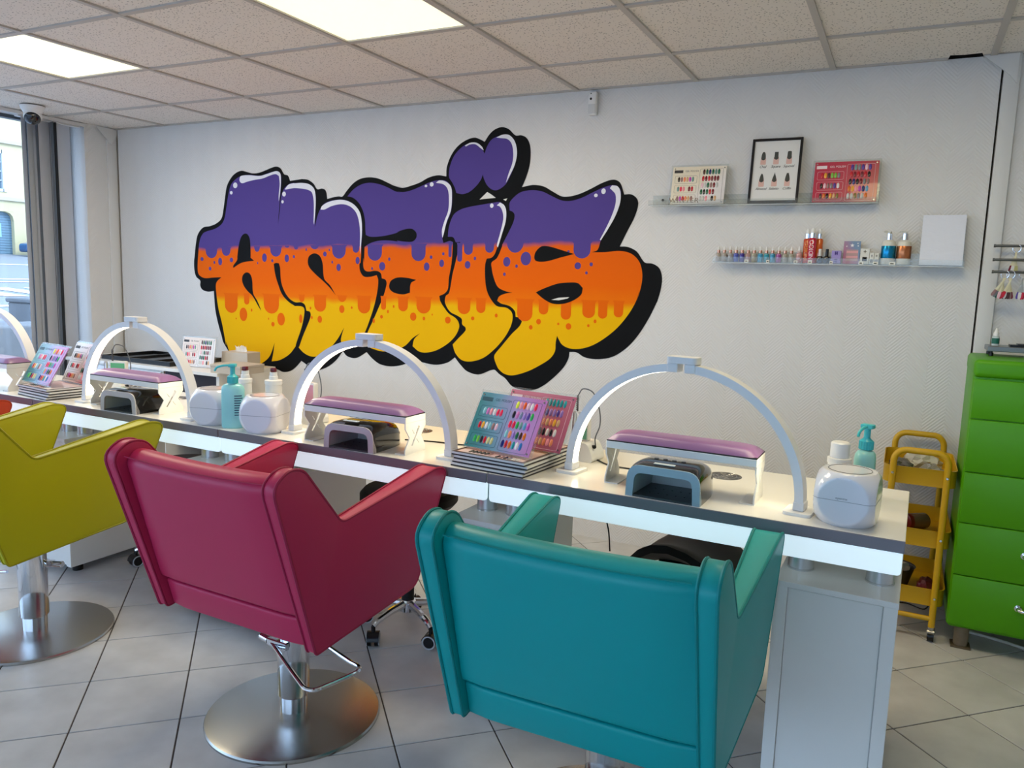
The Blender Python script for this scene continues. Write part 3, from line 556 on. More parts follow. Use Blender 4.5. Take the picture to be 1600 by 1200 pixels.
# ------------------------------------------------------------------ hand rests
PAD = mat('mauve_vinyl', (124, 88, 130), .36, coat=.1, bump=.03)
RESTW = mat('rest_white', (228, 227, 222), .4)
def hand_rest(c, rz, lab, L=.435, D=.118):
    t = thing('hand_rest', lab, 'hand rest', (c[0], c[1], DZ), rz, 'padded hand rests on the desks')
    bm = bm_(); bx(bm, -L / 2, L / 2, -D / 2, D / 2, .106, .127, .0015, 1); obj('board', bm, RESTW, t)
    bm = bm_(); bx(bm, -L / 2 + .001, L / 2 - .001, -D / 2 + .001, D / 2 - .001, .127, .131, .001, 1); obj('pad_trim', bm, mat('black_trim', (20, 16, 24), .5), t)
    # domed pad
    bm = bm_(); nx, ny = 24, 10; V = []
    for i in range(nx + 1):
        u = -1 + 2 * i / nx; row = []
        for j in range(ny + 1):
            v = -1 + 2 * j / ny; hgt = .024 * (1 - abs(u) ** 9) ** .5 * (1 - abs(v) ** 3.2) ** .5
            row.append(bm.verts.new((u * (L / 2 - .002), v * (D / 2 - .002), .131 + hgt)))
        V.append(row)
    for i in range(nx):
        for j in range(ny): bm.faces.new((V[i][j], V[i + 1][j], V[i + 1][j + 1], V[i][j + 1]))
    bot = [V[i][0] for i in range(nx + 1)] + [V[nx][j] for j in range(1, ny + 1)] + [V[i][ny] for i in range(nx - 1, -1, -1)] + [V[0][j] for j in range(ny - 1, 0, -1)]
    bm.faces.new(bot[::-1]); bmesh.ops.recalc_face_normals(bm, faces=bm.faces); obj('pad', bm, PAD, t, ang=60)
    hour = [(-D / 2, .106), (-D / 2, .088), (-.034, .056), (-D / 2, .018), (-D / 2, .0), (D / 2, .0), (D / 2, .018), (.034, .056), (D / 2, .088), (D / 2, .106)]
    # crossed slits: a blade and a thin brush
    s1 = [(-.024, .028), (-.018, .026), (.012, .066), (.026, .086), (.017, .092), (.006, .072)]
    s2a = [(-.022, .084), (-.016, .078), (-.006, .0665), (-.008, .0645), (-.02, .080)]
    s2b = [(.007, .0485), (.021, .032), (.0215, .029), (.0055, .046)]
    for s in (-1, 1):
        bm = bm_(); prism(bm, [hour, s1, s2a, s2b], YZ, s * (L / 2 - .004), s * (L / 2)); obj('leg_plate', bm, RESTW, t)
        bm = bm_(); bx(bm, *(sorted((s * (L / 2 - .004), s * (L / 2 - .042)))), -D / 2, D / 2, 0, .003); obj('foot_plate', bm, RESTW, t)
hand_rest((3.437, -1.600), -.02, 'mauve padded white hand rest on the desk behind the teal chair')
hand_rest((2.322, -1.640), -.01, 'mauve padded white hand rest on the desk behind the raspberry chair')
hand_rest((1.092, -1.594), -.02, 'mauve padded white hand rest on the desk behind the lime chair', .44)
hand_rest((.075, -1.594), -.02, 'mauve padded white hand rest on the desk nearest the window', .455)
# ------------------------------------------------------------------ nail lamps
UVB = mat('nail_lamp_black', (10, 10, 12), .12, coat=.6)
def nail_lamp(c, rz, lab, frame_c, w=.212, d=.19, hh=.098):
    t = thing('nail_lamp', lab, 'nail lamp', (c[0], c[1], DZ), rz, 'black nail curing lamps')
    def archp(w_, h_, r=.04, n=7):
        P = rpoly([(-w_ / 2, 0), (-w_ / 2 + .004, h_), (w_ / 2 - .004, h_), (w_ / 2, 0)], [0, r, r, 0], n); return P
    secs = [(0, 1, .93), (.02, 1.0, .99), (.06, 1.0, 1.0), (.12, .985, .96), (.16, .93, .86), (.182, .84, .70), (d, .74, .5)]
    bm = bm_(); V = []
    for y, a, b in secs: V.append([bm.verts.new((p.x, y, p.y)) for p in archp(w * a, hh * b)])
    m_ = len(V[0])
    for a, b in zip(V, V[1:]):
        for i in range(m_ - 1): bm.faces.new((a[i], a[i + 1], b[i + 1], b[i]))
    bm.faces.new(V[-1])
    bmesh.ops.recalc_face_normals(bm, faces=bm.faces); obj('shell', bm, UVB, t, ang=50)
    iw, ih = w - .042, hh * .93 - .022
    bm = bm_(); prism(bm, [list(archp(w, hh * .93)) , list(archp(iw, ih, .022))], XZ, -.004, .014)
    o = archp(w, hh * .93); i_ = archp(iw, ih, .022)
    bm = bm_(); outl = [(p.x, p.y) for p in o]; inl = [(p.x, p.y) for p in i_][::-1]; prism(bm, outl + inl, XZ, -.004, .014)
    obj('front_frame', bm, mat('lamp_frame_' + frame_c, {'blue': (158, 178, 190), 'grey': (186, 182, 184)}[frame_c], .35), t)
    bm = bm_(); A = [bm.verts.new((p.x, .004, p.y)) for p in i_]; Bv = [bm.verts.new((p.x * .96, d - .035, p.y * .9)) for p in i_]
    for k in range(len(A) - 1): bm.faces.new((A[k], A[k + 1], Bv[k + 1], Bv[k]))
    bm.faces.new(Bv); obj('chamber', bm, mat('lamp_chamber', (196, 202, 202), .3), t)
    bm = bm_(); bx(bm, -iw / 2, iw / 2, -.002, d - .04, .0, .006); obj('base_tray', bm, mat('lamp_tray', (58, 62, 66), .35), t)
    bm = bm_()
    for r in range(2):
        for q in range(5): lathe(bm, [(.0028, .006), (.0022, .0072)], 8, (-.05 + q * .025, .045 + r * .05, 0))
    for q in range(6): cyl(bm, (-.065 + q * .026, d - .036, .045 - abs(q - 2.5) * .003), (-.065 + q * .026, d - .0385, .045 - abs(q - 2.5) * .003), .003, n=8)
    lo = obj('led_dots', bm, BLACKP, t); lo['kind'] = 'stuff'
    bm = bm_(); bx(bm, -.034, .026, .012, .026, .0955, .0985, .001, 1); obj('display', bm, mat('lamp_display', (196, 204, 206), .3), t)
    bm = bm_()
    for q in range(4): lathe(bm, [(.007, .098), (.007, .0992), (.005, .0996)], 14, (-.045 + q * .026, .075, 0))
    obj('touch_keys', bm, mat('lamp_keys', (52, 54, 58), .4), t)['kind'] = 'stuff'
nail_lamp((3.422, -1.752), -.035, 'black nail curing lamp with a blue-grey frame, on the desk behind the teal chair', 'blue')
nail_lamp((2.335, -1.738), .02, 'black nail curing lamp with a pale frame, on the desk behind the raspberry chair', 'grey', w=.206, hh=.092)
nail_lamp((1.135, -1.709), .02, 'black nail curing lamp with a pale frame, on the desk behind the lime chair', 'grey', w=.21, hh=.092)
# ------------------------------------------------------------------ rounded cube wipe dispensers
DISP = mat('dispenser_white', (226, 225, 230), .14, coat=.5)
def dispenser(c, rz, lab, logo=False):
    t = thing('wipe_dispenser', lab, 'dispenser', (c[0], c[1], DZ), rz, 'white rounded cube dispensers')
    a, hz, Rr = .073, .0685, .0945
    bm = bm_(); n = 40; idx = {}
    def pt(d):
        mx = max(abs(d.x) / a, abs(d.y) / a, abs(d.z) / hz); t1 = 1 / mx; t2 = Rr / d.length
        return d * min(t1, t2)
    def v(p):
        key = tuple(round(q, 5) for q in p)
        if key not in idx: q = pt(Vector(p)); idx[key] = bm.verts.new((q.x, q.y, q.z + hz - .001))
        return idx[key]
    tn = [math.tan(math.pi / 4 * (-1 + 2 * k / n)) for k in range(n + 1)]
    for ax in range(3):
        for s in (-1, 1):
            for i in range(n):
                for j in range(n):
                    q = []
                    for (ii, jj) in ((i, j), (i + 1, j), (i + 1, j + 1), (i, j + 1)):
                        p = [0, 0, 0]; p[ax] = s; p[(ax + 1) % 3] = tn[ii]; p[(ax + 2) % 3] = tn[jj]; q.append(v(p))
                    bm.faces.new(q)
    bmesh.ops.recalc_face_normals(bm, faces=bm.faces); obj('body', bm, DISP, t, ang=28)
    def loop(z, sc):
        P = []
        for k in range(64):
            th = 2 * math.pi * k / 64; lo_, hi = 0.0, .2
            q = pt(Vector((math.cos(th), math.sin(th), 0)))
            P.append((q.x * sc, q.y * sc, z))
        return P
    bm = bm_(); tube(bm, loop(hz - .001, 1.0005), .0006, 5, True); obj('lid_seam', bm, mat('seam_grey', (120, 122, 128), .5), t)
    bm = bm_(); tube(bm, [(.052 * math.cos(k * math.pi / 20), .052 * math.sin(k * math.pi / 20), 2 * hz - .0012) for k in range(40)], .0013, 6, True); obj('lid_ring', bm, mat('ring_grey', (88, 90, 94), .3), t)
    if logo: obj('logo', text('openmx', .0085), mat('logo_grey', (80, 86, 94), .5), t, (-.004, -a - .0004, hz + .006))
dispenser((3.884, -1.672), -.10, 'white rounded cube dispenser with small logo at the open end of the desks', True)
dispenser((1.880, -1.655), .30, 'white rounded cube dispenser beside the half-ring lamp behind the raspberry chair')
dispenser((1.612, -1.646), .22, 'white rounded cube dispenser on the window side of the turquoise pump bottle')
# ------------------------------------------------------------------ bottles on the desks
TEAL = mat('turquoise_bottle', (150, 214, 212), .28, coat=.2)
TEALP = mat('turquoise_pump', (64, 186, 192), .32)
def pump_bottle(c, rz, lab, w, dd, hb, s=1.0, name='pump_bottle'):
    t = thing(name, lab, 'bottle', (c[0], c[1], DZ), rz, 'turquoise pump bottles')
    bm = bm_(); lathe(bm, [(.90, 0), (.98, .003), (1, .008), (1, hb - .02), (.94, hb - .008), (.75, hb), (.45, hb + .004), (.38, hb + .008)], 36, sx=w / 2, sy=dd / 2); obj('body', bm, TEAL, t)
    bm = bm_(); lathe(bm, [(.019 * s, hb + .006), (.019 * s, hb + .03 * s), (.016 * s, hb + .033 * s), (.012 * s, hb + .036 * s), (.009 * s, hb + .04 * s), (.009 * s, hb + .066 * s)], 24)
    for k in range(18): cyl(bm, (.019 * s * math.cos(k * .349), .019 * s * math.sin(k * .349), hb + .007), (.019 * s * math.cos(k * .349), .019 * s * math.sin(k * .349), hb + .029 * s), .0012, n=6)
    pc = obj('pump', bm, TEALP, t)
    bm = bm_(); z = hb + .066 * s; bx(bm, -.013 * s, .013 * s, -.017 * s, .017 * s, z, z + .012 * s, .003, 2); tube(bm, crom([(0, 0, z + .006 * s), (-.035 * s, 0, z + .004 * s), (-.058 * s, 0, z - .004 * s), (-.066 * s, 0, z - .016 * s)], 5, False, 95), .0042 * s, 10); obj('spout', bm, TEALP, pc)
    bm = bm_(); nL = 9
    lm = mat('label_ink', (44, 76, 96), .5)
    for k in range(nL):
        zz = hb * .30 + k * hb * .055; wd_ = .55 + .3 * ((k * 37) % 10) / 10
        P = []
        for q in range(7):
            th = -math.pi / 2 + .25 + wd_ * q / 6
            P.append((1.006 * w / 2 * math.cos(th), 1.006 * dd / 2 * math.sin(th)))
        for p, q in zip(P, P[1:]):
            bm.faces.new([bm.verts.new((p[0], p[1], zz)), bm.verts.new((q[0], q[1], zz)), bm.verts.new((q[0], q[1], zz + hb * .026)), bm.verts.new((p[0], p[1], zz + hb * .026))])
    obj('label_print', bm, lm, t)['kind'] = 'stuff'
    return t
pump_bottle((1.740, -1.676), .55, 'turquoise pump bottle standing between the two white rounded cube dispensers', .086, .05, .165)
pump_bottle((3.908, -1.40), 1.25, 'turquoise pump bottle behind the logo dispenser at the row end', .08, .054, .136, 1.0)
def white_pump(c, lab, red, hb=.15, r=.026):
    t = thing('dispenser_bottle', lab, 'bottle', (c[0], c[1], DZ), .2)
    bm = bm_(); lathe(bm, [(r * .95, 0), (r, .004), (r, hb - .02), (r * .98, hb - .008), (r * 1.06, hb - .006), (r * 1.06, hb + .008), (r * .9, hb + .01)], 28); obj('body', bm, WPLA, t)
    if red:
        bm = bm_(); lathe(bm, [(.017, hb + .01), (.017, hb + .024), (.0145, hb + .025), (.0145, hb + .04)], 20); obj('cap', bm, WPLA, t)
        bm = bm_(); bx(bm, -.0095, .0095, -.0095, .0095, hb + .04, hb + .056, .003, 2); obj('tip', bm, mat('dark_red', (98, 18, 34), .35), t)
        bm = bm_()
        for k in range(6): bx(bm, -.011, .011 - .006 * (k % 3), -r - .0004, -r + .001, .05 + k * .012, .056 + k * .012)
        o = obj('label_print', bm, mat('label_ink'), t); o['kind'] = 'stuff'
    else:
        bm = bm_(); lathe(bm, [(r * .86, hb + .01), (r * .84, hb + .05), (r * .7, hb + .0535)], 28); obj('cap', bm, WPLA, t)
        for z in range(12): pass
white_pump((1.66, -1.535), 'slim white bottle with dark red tip right behind the turquoise pump bottle', True, .158, .025)
white_pump((1.775, -1.500), 'white bottle with dark red tip rising behind the dispenser by the raspberry chair', True, .158, .032)
white_pump((3.845, -1.475), 'white capped bottle behind the logo dispenser', False, .115, .030)
# ------------------------------------------------------------------ nail swatch boards
def nail_mesh():
    bm = bm_(); nx, ny = 6, 8; V = []
    for j in range(ny + 1):
        v = -1 + 2 * j / ny; hw = .0062 * (1 - abs(v) ** (2.6 if v > 0 else 3.4)) ** .5 + .00002
        V.append([bm.verts.new((hw * (-1 + 2 * i / nx), -.0028 * (1 - (-1 + 2 * i / nx) ** 2) * (1 - .5 * v * v) - .0002, v * .0142)) for i in range(nx + 1)])
    for a, b in zip(V, V[1:]):
        for i in range(nx): bm.faces.new((a[i], a[i + 1], b[i + 1], b[i]))
    bmesh.ops.recalc_face_normals(bm, faces=bm.faces)
    for f in bm.faces:
        if f.normal.y > 0: f.normal_flip()
    return mesh(bm, 'nail_tip', 80)
NAIL = nail_mesh(); NAIL.materials.append(mat('nail_base', (200, 200, 200), .2))
PAL = {'y': (226, 232, 70), 'p': (244, 150, 160), 'o': (238, 96, 40), 'l': (238, 190, 200), 'w': (232, 226, 222), 'r': (236, 40, 80), 'k': (26, 24, 44), 'm': (206, 120, 180), 's': (120, 130, 160), 'v': (150, 116, 190),
       'V': (86, 62, 150), 'g': (40, 168, 80), 'R': (198, 26, 44), 'a': (140, 200, 204), 'b': (96, 158, 196), 'M': (190, 70, 170), 'c': (240, 140, 96), 'G': (16, 98, 66), 'n': (76, 40, 34), 'N': (20, 34, 108),
       'B': (44, 110, 178), 't': (28, 150, 158), 'e': (214, 208, 140), 'E': (240, 170, 50), 'd': (120, 20, 40), 'x': (30, 20, 24), 'q': (150, 112, 108), 'h': (110, 150, 144), 'i': (216, 168, 120), 'z': (128, 128, 132),
       'f': (120, 190, 70), 'S': (200, 200, 196), 'O': (220, 110, 30), 'u': (130, 110, 50)}
def nail(parent, x, z, ch, y, s=1.0):
    o = obj('nail_tip', NAIL, None, parent, (x, y, z)); o.material_slots[0].link = 'OBJECT'; o.material_slots[0].material = mat('nail_' + ch, PAL[ch], .18, coat=.4)
    o.scale = (s, s, s); return o
def grad_mat(name, cols_, ax=(1, 0, .4), scale=1, off=.5):
    if name in MATS: return MATS[name]
    m = mat(name, cols_[0], .3, coat=.3); nt = m.node_tree; p = nt.nodes['Principled BSDF']; N = nt.nodes.new; L = nt.links.new
    tc = N('ShaderNodeTexCoord'); vm = N('ShaderNodeVectorMath'); vm.operation = 'DOT_PRODUCT'; L(tc.outputs['Object'], vm.inputs[0]); vm.inputs[1].default_value = ax
    nz = N('ShaderNodeTexNoise'); nz.inputs['Scale'].default_value = 14; L(tc.outputs['Object'], nz.inputs['Vector'])
    a = N('ShaderNodeMath'); a.operation = 'MULTIPLY_ADD'; a.inputs[1].default_value = scale; a.inputs[2].default_value = off; L(vm.outputs['Value'], a.inputs[0])
    b = N('ShaderNodeMath'); b.operation = 'MULTIPLY_ADD'; b.inputs[1].default_value = .25; L(nz.outputs['Fac'], b.inputs[0]); L(a.outputs[0], b.inputs[2])
    r = N('ShaderNodeValToRGB'); E = r.color_ramp.elements; n = len(cols_)
    E[0].color = lin(cols_[0]); E[0].position = .12; E[1].color = lin(cols_[-1]); E[1].position = 1
    for i in range(1, n - 1): e = E.new(.12 + .88 * i / (n - 1)); e.color = lin(cols_[i])
    L(b.outputs[0], r.inputs[0]); L(r.outputs[0], p.inputs['Base Color'])
    return m
WINTER = ['xqciMh', 'hrp.dR', 'qMRciq'], ['nGNGhG', 'RdRddd', 'lSGqdS', 'GxGRd.', 'SSpwxi']
AUTUMN = ['REnffz', 'xlqzVw', 'nOxEiu'], ['VhzVlV', 'RdRdRx', 'xNxdzq', 'OEpMNb', 'SSuzSO']
SUMMER = ['ampwrr', 'REwaql', 'gfkRee'], ['ypolwr', 'kmsvVg', 'rrghbM', 'acvGnO', 'NROtwB']
BLUSH = ['qdlpwi', 'lpccim', 'xqndui'], ['tttttt', 'VVvvVv', 'EcicEi', 'xnxwxw', 'ccicpc']
def swatch_board(parent, w, h, rows, pm, ink, title, y0=0, acry=True, nails=True, frame=True, sub=None):
    """printed card in a clear sheet; local x right, z up from the bottom edge, faces -y"""
    bm = bm_(); bx(bm, -w / 2, w / 2, y0, y0 + .003, 0, h); cardo = obj('printed_card', bm, pm, parent)
    if acry:
        bm = bm_(); bx(bm, -w / 2 - .009, w / 2 + .009, y0 + .0035, y0 + .0065, -.004, h + .010, .0008, 1); obj('clear_sheet', bm, CLEAR, parent)
    s = w / .26
    for sx in (-1, 1):
        for z in (.009, h - .009):
            bm = bm_(); cyl(bm, (sx * (w / 2 - .009), y0 - .0018, z), (sx * (w / 2 - .009), y0, z), .0032 * s, n=12); obj('screw', bm, STEEL, parent)
    im = mat('ink_' + ink, {'dark': (50, 46, 44), 'white': (240, 220, 222), 'teal': (30, 76, 88), 'rose': (246, 214, 220)}[ink], .5)
    if title:
        lx = -w * .26
        bm = bm_(); bx(bm, lx - .055 * s, lx - .012 * s, y0 - .0004, y0, h - .030 * s, h - .016 * s); obj('brand_patch', bm, im, parent)
        obj('title_print', text('GEL POLISH', .0125 * s), im, parent, (lx + .032 * s, y0 - .0004, h - .022 * s))
    if frame:
        bm = bm_()
        def outl(cx, cz, a, b):
            P = rpoly([(cx - a, cz - b), (cx + a, cz - b), (cx + a, cz + b), (cx - a, cz + b)], .006, 3); tube(bm, [(p.x, y0 - .0002, p.y) for p in P], .0005, 4, True)
        for k in range(3): outl(-w * .24, h * (.66 - .255 * k), .054 * s, h * .10)
        outl(w * .23, h * .48, .056 * s, h * .45)
        o = obj('print_lines', bm, im, parent); o['kind'] = 'stuff'
    if nails:
        Lr, Rr = rows
        for k, r in enumerate(Lr):
            for q, ch in enumerate(r):
                if ch != '.': nail(parent, -w * .24 + (q - 2.5) * .0137 * s, h * (.665 - .255 * k), ch, y0, s * .92)
        for k, r in enumerate(Rr):
            for q, ch in enumerate(r):
                if ch != '.': nail(parent, w * .23 + (q - 2.5) * .0142 * s - k * .002, h * (.85 - .175 * k), ch, y0, s * .96)
    if sub: obj('season_print', text(sub, .034 * s, spacing=1.2), mat('ink_gold', (120, 84, 40), .4), parent, (-w * .24, y0 - .0003, h * .10))
CARDW = grad_mat('card_cream', [(236, 224, 200), (232, 226, 222), (226, 220, 218)], (1, 0, -1.2), 4, .55)
CARDR = grad_mat('card_crimson', [(186, 36, 70), (178, 40, 66), (190, 78, 62)], (1, 0, -.5), 4.5, .30)
CARDT = grad_mat('card_teal_mauve', [(58, 128, 130), (112, 152, 172), (176, 146, 196), (190, 120, 180)], (1, 0, .25), 3.6, .32)
CARDP = grad_mat('card_dusty_pink', [(200, 120, 140), (186, 100, 122), (176, 92, 112)], (1, 0, -.5), 4, .4)
# ---- upper acrylic ledge with cards and framed chart
def ledge(x0, x1, z, dep, lab, lip=.035, up=.05):
    t = thing('acrylic_ledge', lab, 'shelf', ((x0 + x1) / 2, 0, z), group='clear acrylic wall ledges'); w = (x1 - x0) / 2
    bm = bm_(); bx(bm, -w, w, -dep, -.001, -.005, 0); obj('shelf_plate', bm, CLEAR, t)
    bm = bm_(); bx(bm, -w, w, -dep - .003, -dep, -.005, lip); obj('front_lip', bm, CLEAR, t)
    bm = bm_(); bx(bm, -w, w, -.004, -.001, 0, up); obj('back_plate', bm, CLEAR, t)
    bm = bm_(); bx(bm, -w, w, -dep - .0032, -dep + .001, -.0068, -.005); obj('bright_edge', bm, mat('acrylic_edge', (238, 240, 238), .25), t)
    for sx in (-1, 1):
        bm = bm_(); cyl(bm, (sx * (w - .05), -.008, up * .55), (sx * (w - .05), -.004, up * .55), .006, n=14); obj('screw', bm, BLACKM if sx < 0 else STEEL, t)
    return t
ledge(2.820, 3.830, 1.732, .075, 'clear acrylic wall ledge holding two nail colour cards and a framed chart', .02)
ledge(3.145, 4.172, 1.468, .075, 'clear acrylic wall ledge lined with small bottles and boxes', .022)
t = thing('nail_colour_card', 'cream winter gel polish nail colour card on the upper wall ledge', 'colour card', (3.048, -.064, 1.7322), rot=(R(-10), 0, R(0)))
swatch_board(t, .252, .180, WINTER, CARDW, 'dark', True, sub='WINTER')
t = thing('nail_colour_card', 'crimson gel polish nail colour card on the upper wall ledge', 'colour card', (3.690, -.064, 1.7322), rot=(R(-9), 0, 0))
swatch_board(t, .258, .178, AUTUMN, CARDR, 'white', True)
# framed nail shape chart
t = thing('framed_chart', 'black framed chart of six nail shapes leaning on the upper wall ledge', 'picture', (3.393, -.068, 1.7322), rot=(R(-8), R(0), 0))
FW, FH = .218, .292; fm = mat('black_frame', (20, 19, 24), .3)
for nm, (a, b, c, d) in (('frame_side', (-FW / 2, -FW / 2 + .011, 0, FH)), ('frame_side', (FW / 2 - .011, FW / 2, 0, FH)), ('frame_rail', (-FW / 2 + .011, FW / 2 - .011, 0, .011)), ('frame_rail', (-FW / 2 + .011, FW / 2 - .011, FH - .011, FH))):
    bm = bm_(); bx(bm, a, b, -.006, .008, c, d, .001, 1); obj(nm, bm, fm, t)
bm = bm_(); bx(bm, -FW / 2 + .01, FW / 2 - .01, .0, .004, .01, FH - .01); obj('paper', bm, mat('chart_paper', (228, 226, 222), .5), t)
SHAPES = {'Oval': [(-.0085, -.012), (-.009, .004), (-.005, .018), (0, .021), (.005, .018), (.009, .004), (.0085, -.012), (0, -.017)], 'Square': [(-.009, -.011), (-.0085, .0), (-.008, .019), (.008, .019), (.0085, 0), (.009, -.011), (0, -.017)],
          'Squoval': [(-.009, -.011), (-.009, .002), (-.008, .018), (-.005, .0205), (.005, .0205), (.008, .018), (.009, .002), (.009, -.011), (0, -.017)], 'Almond': [(-.009, -.012), (-.009, .0), (-.004, .018), (0, .023), (.004, .018), (.009, .0), (.009, -.012), (0, -.018)],
          'Stiletto': [(-.009, -.012), (-.008, .0), (-.003, .016), (0, .027), (.003, .016), (.008, .0), (.009, -.012), (0, -.018)], 'Coffin': [(-.009, -.012), (-.009, .002), (-.004, .022), (.004, .022), (.009, .002), (.009, -.012), (0, -.018)]}
for k, nm in enumerate(('Oval', 'Square', 'Squoval', 'Almond', 'Stiletto', 'Coffin')):
    cx = -.056 + .056 * (k % 3); cz = .212 if k < 3 else .112
    bm = bm_(); flat(bm, [rpoly([(-.0125, -.037), (-.0115, -.01), (-.009, .0), (.009, .0), (.0115, -.01), (.0125, -.037)], .004, 2)], lambda x, z: (cx + x, -.0004, cz + z)); fg = obj('printed_finger', bm, mat('printed_skin', (222, 180, 168), .6), t)
    bm = bm_(); flat(bm, [[(p.x, p.y) for p in (crom([(a, b, 0) for a, b in SHAPES[nm]], 4, True, 62))]], lambda x, z: (cx + x, -.0008, cz + z)); obj('printed_nail', bm, mat('printed_nail_grey', (66, 66, 60), .5), fg)
    obj('shape_name', text(nm, .0165, shear=.35, spacing=.9), mat('script_ink', (26, 26, 28), .6), t, (cx, -.0005, cz - .047))
# ---- lower ledge: dropper bottles, sprays, boxes
ZL = 1.4682
def lathe_obj(name, prof, m, parent, n=20, **k):
    bm = bm_(); lathe(bm, prof, n, **k); return obj(name, bm, m, parent)
COPPER = mat('rose_gold', (206, 150, 122), .22, .9)
DCOL = [('clear pinkish', (172, 160, 148)), ('clear greyish', (166, 158, 150)), ('clear silvery', (162, 158, 156)), ('indigo', (72, 84, 168)), ('deep violet', (66, 56, 150)), ('dusty pink', (180, 140, 134)), ('clear beige', (170, 164, 148)),
        ('sky blue', (60, 150, 190)), ('sea green blue', (48, 148, 170)), ('turquoise blue', (50, 140, 178)), ('magenta', (158, 76, 150)), ('clear champagne', (164, 158, 142)), ('clear pale', (168, 164, 146))]
for k, (nm, c) in enumerate(DCOL):
    x = 3.164 + k * .0272
    dl = ['bottle standing at the free end of the row', 'bottle second from the free end', 'bottle third from the free end', 'bottle', 'bottle', 'bottle after the violet one', 'bottle before the sky blue one', 'bottle', 'bottle', 'bottle beside the magenta one', 'bottle', 'bottle after the magenta one', 'bottle last in the dropper row'][k]
    t = thing('dropper_bottle', '%s dropper %s on lower wall ledge' % (nm, dl), 'bottle', (x, -.045, ZL), group='dropper bottles on the lower wall ledge')
    lathe_obj('glass_body', [(.0112, 0), (.0118, .001), (.0118, .034), (.0105, .038), (.0060, .0405)], mat('drop_' + nm, c, .12, coat=.5), t)
    lathe_obj('collar', [(.0072, .0405), (.0072, .0535), (.0055, .054)], COPPER, t)
    lathe_obj('bulb', [(.0046, .054), (.005, .058), (.0044, .066), (.0025, .071)], WPLA, t)
t = thing('dropper_bottle', 'pink dropper bottle with pale collar beside the red spray bottles', 'bottle', (3.523, -.042, ZL))
lathe_obj('glass_body', [(.0125, 0), (.013, .001), (.013, .038), (.011, .042), (.007, .045)], mat('drop_pinkx', (196, 150, 150), .15, coat=.4), t)
lathe_obj('collar', [(.0085, .045), (.0085, .054), (.006, .055)], mat('collar_pale', (206, 182, 176), .3), t); lathe_obj('bulb', [(.0052, .055), (.0052, .062), (.003, .074)], WPLA, t)
for k, (x, y, c, nm, r, hb) in enumerate(((3.552, -.028, (196, 70, 34), 'orange spray bottle behind the red one, dropper side', .016, .108), (3.576, -.048, (190, 22, 54), 'red spray bottle with vertical white lettering in front of two orange ones', .018, .110), (3.603, -.028, (206, 92, 30), 'orange spray bottle behind the red one, boxes side', .016, .108))):
    t = thing('spray_bottle', nm, 'bottle', (x, y, ZL), group='fragrance spray bottles')
    lathe_obj('body', [(r * .97, 0), (r, .002), (r, hb - .006), (r * .8, hb), (r * .55, hb + .001)], mat('spray_%d' % k, c, .15, coat=.5), t, 28)
    lathe_obj('collar', [(r * .66, hb + .001), (r * .66, hb + .022), (r * .5, hb + .023)], CHROME, t)
    lathe_obj('spray_head', [(r * .5, hb + .023), (r * .5, hb + .036), (r * .34, hb + .044)], WPLA, t)
    if k < 2:
        me = text('INDIGO', .026 if k else .024); o = obj('lettering', me, mat('letter_white' if k else 'letter_gold', (238, 214, 216) if k else (226, 150, 60), .4), t, (.0, -r - .0006, hb * .5), (0, R(-90), 0))
for k, (x, cap, nm) in enumerate(((3.612, (226, 222, 216), 'black nail polish bottle with white cap in front of the sprays'), (3.641, (22, 22, 24), 'black nail polish bottle with black cap beside the lilac box'))):
    t = thing('polish_bottle', nm, 'bottle', (x, -.052, ZL))
    lathe_obj('glass_body', [(.0135, 0), (.0138, .002), (.0138, .024), (.011, .030), (.006, .032)], mat('polish_black', (20, 20, 24), .1, coat=.6), t); lathe_obj('cap', [(.0072, .032), (.0066, .062), (.005, .063)], mat('pcap%d' % k, cap, .3), t)
def ad_box(x, y, w, d, h, m, nm, prints, rz=0, lean=0):
    t = thing('product_box', nm, 'box', (x, y, ZL), rot=(lean, 0, rz)); bm = bm_(); bx(bm, -w / 2, w / 2, -d / 2, d / 2, 0, h, .0006, 1); obj('carton', bm, m, t)
    for (a, b, c, e, pc) in prints:
        bm = bm_(); bx(bm, a, b, -d / 2 - .0004, -d / 2, c, e); obj('print', bm, mat('pr_%d_%d_%d' % pc, pc, .5), t)
    return t
ad_box(3.680, -.045, .038, .03, .056, mat('lilac_card', (160, 142, 204), .4), 'lilac product box on the lower wall ledge', [(-.006, -.001, .038, .052, (74, 52, 140)), (.001, .006, .038, .052, (74, 52, 140)), (-.006, .006, .043, .046, (74, 52, 140)), (-.017, .017, .0278, .0288, (210, 200, 232)), (-.006, .006, .006, .010, (84, 62, 150)), (-.006, .006, .014, .02, (84, 62, 150))])
t = ad_box(3.740, -.040, .068, .004, .100, grad_mat('holo_card', [(196, 112, 140), (178, 118, 150), (110, 140, 176)], (1, 0, .6), 9, .35), 'pink and blue glitter card with white stars on the lower wall ledge', [(-.022, .026, .012, .062, (186, 150, 150))], lean=R(-8))
def star(cx, cz, r):
    return [(cx + (r if k % 2 == 0 else r * .42) * math.sin(k * math.pi / 5), cz + (r if k % 2 == 0 else r * .42) * math.cos(k * math.pi / 5)) for k in range(10)]
for cx, cz, r in ((0, .081, .009), (-.022, .077, .004), (.022, .09, .004), (.024, .079, .004)):
    bm = bm_(); prism(bm, star(cx, cz, r), XZ, -.0026, -.002); obj('star', bm, mat('star_white', (240, 236, 236), .4), t)
for k in range(12):
    bm = bm_(); flat(bm, [rpoly([(-.004, -.005), (.004, -.005), (.004, .005), (-.004, .005)], .003, 2)], lambda x, z: (-.017 + .0078 * (k % 6) + x, -.0027, .052 - .022 * (k // 6) + z)); obj('sticker', bm, mat('sticker_pink', (224, 160, 166), .3), t)
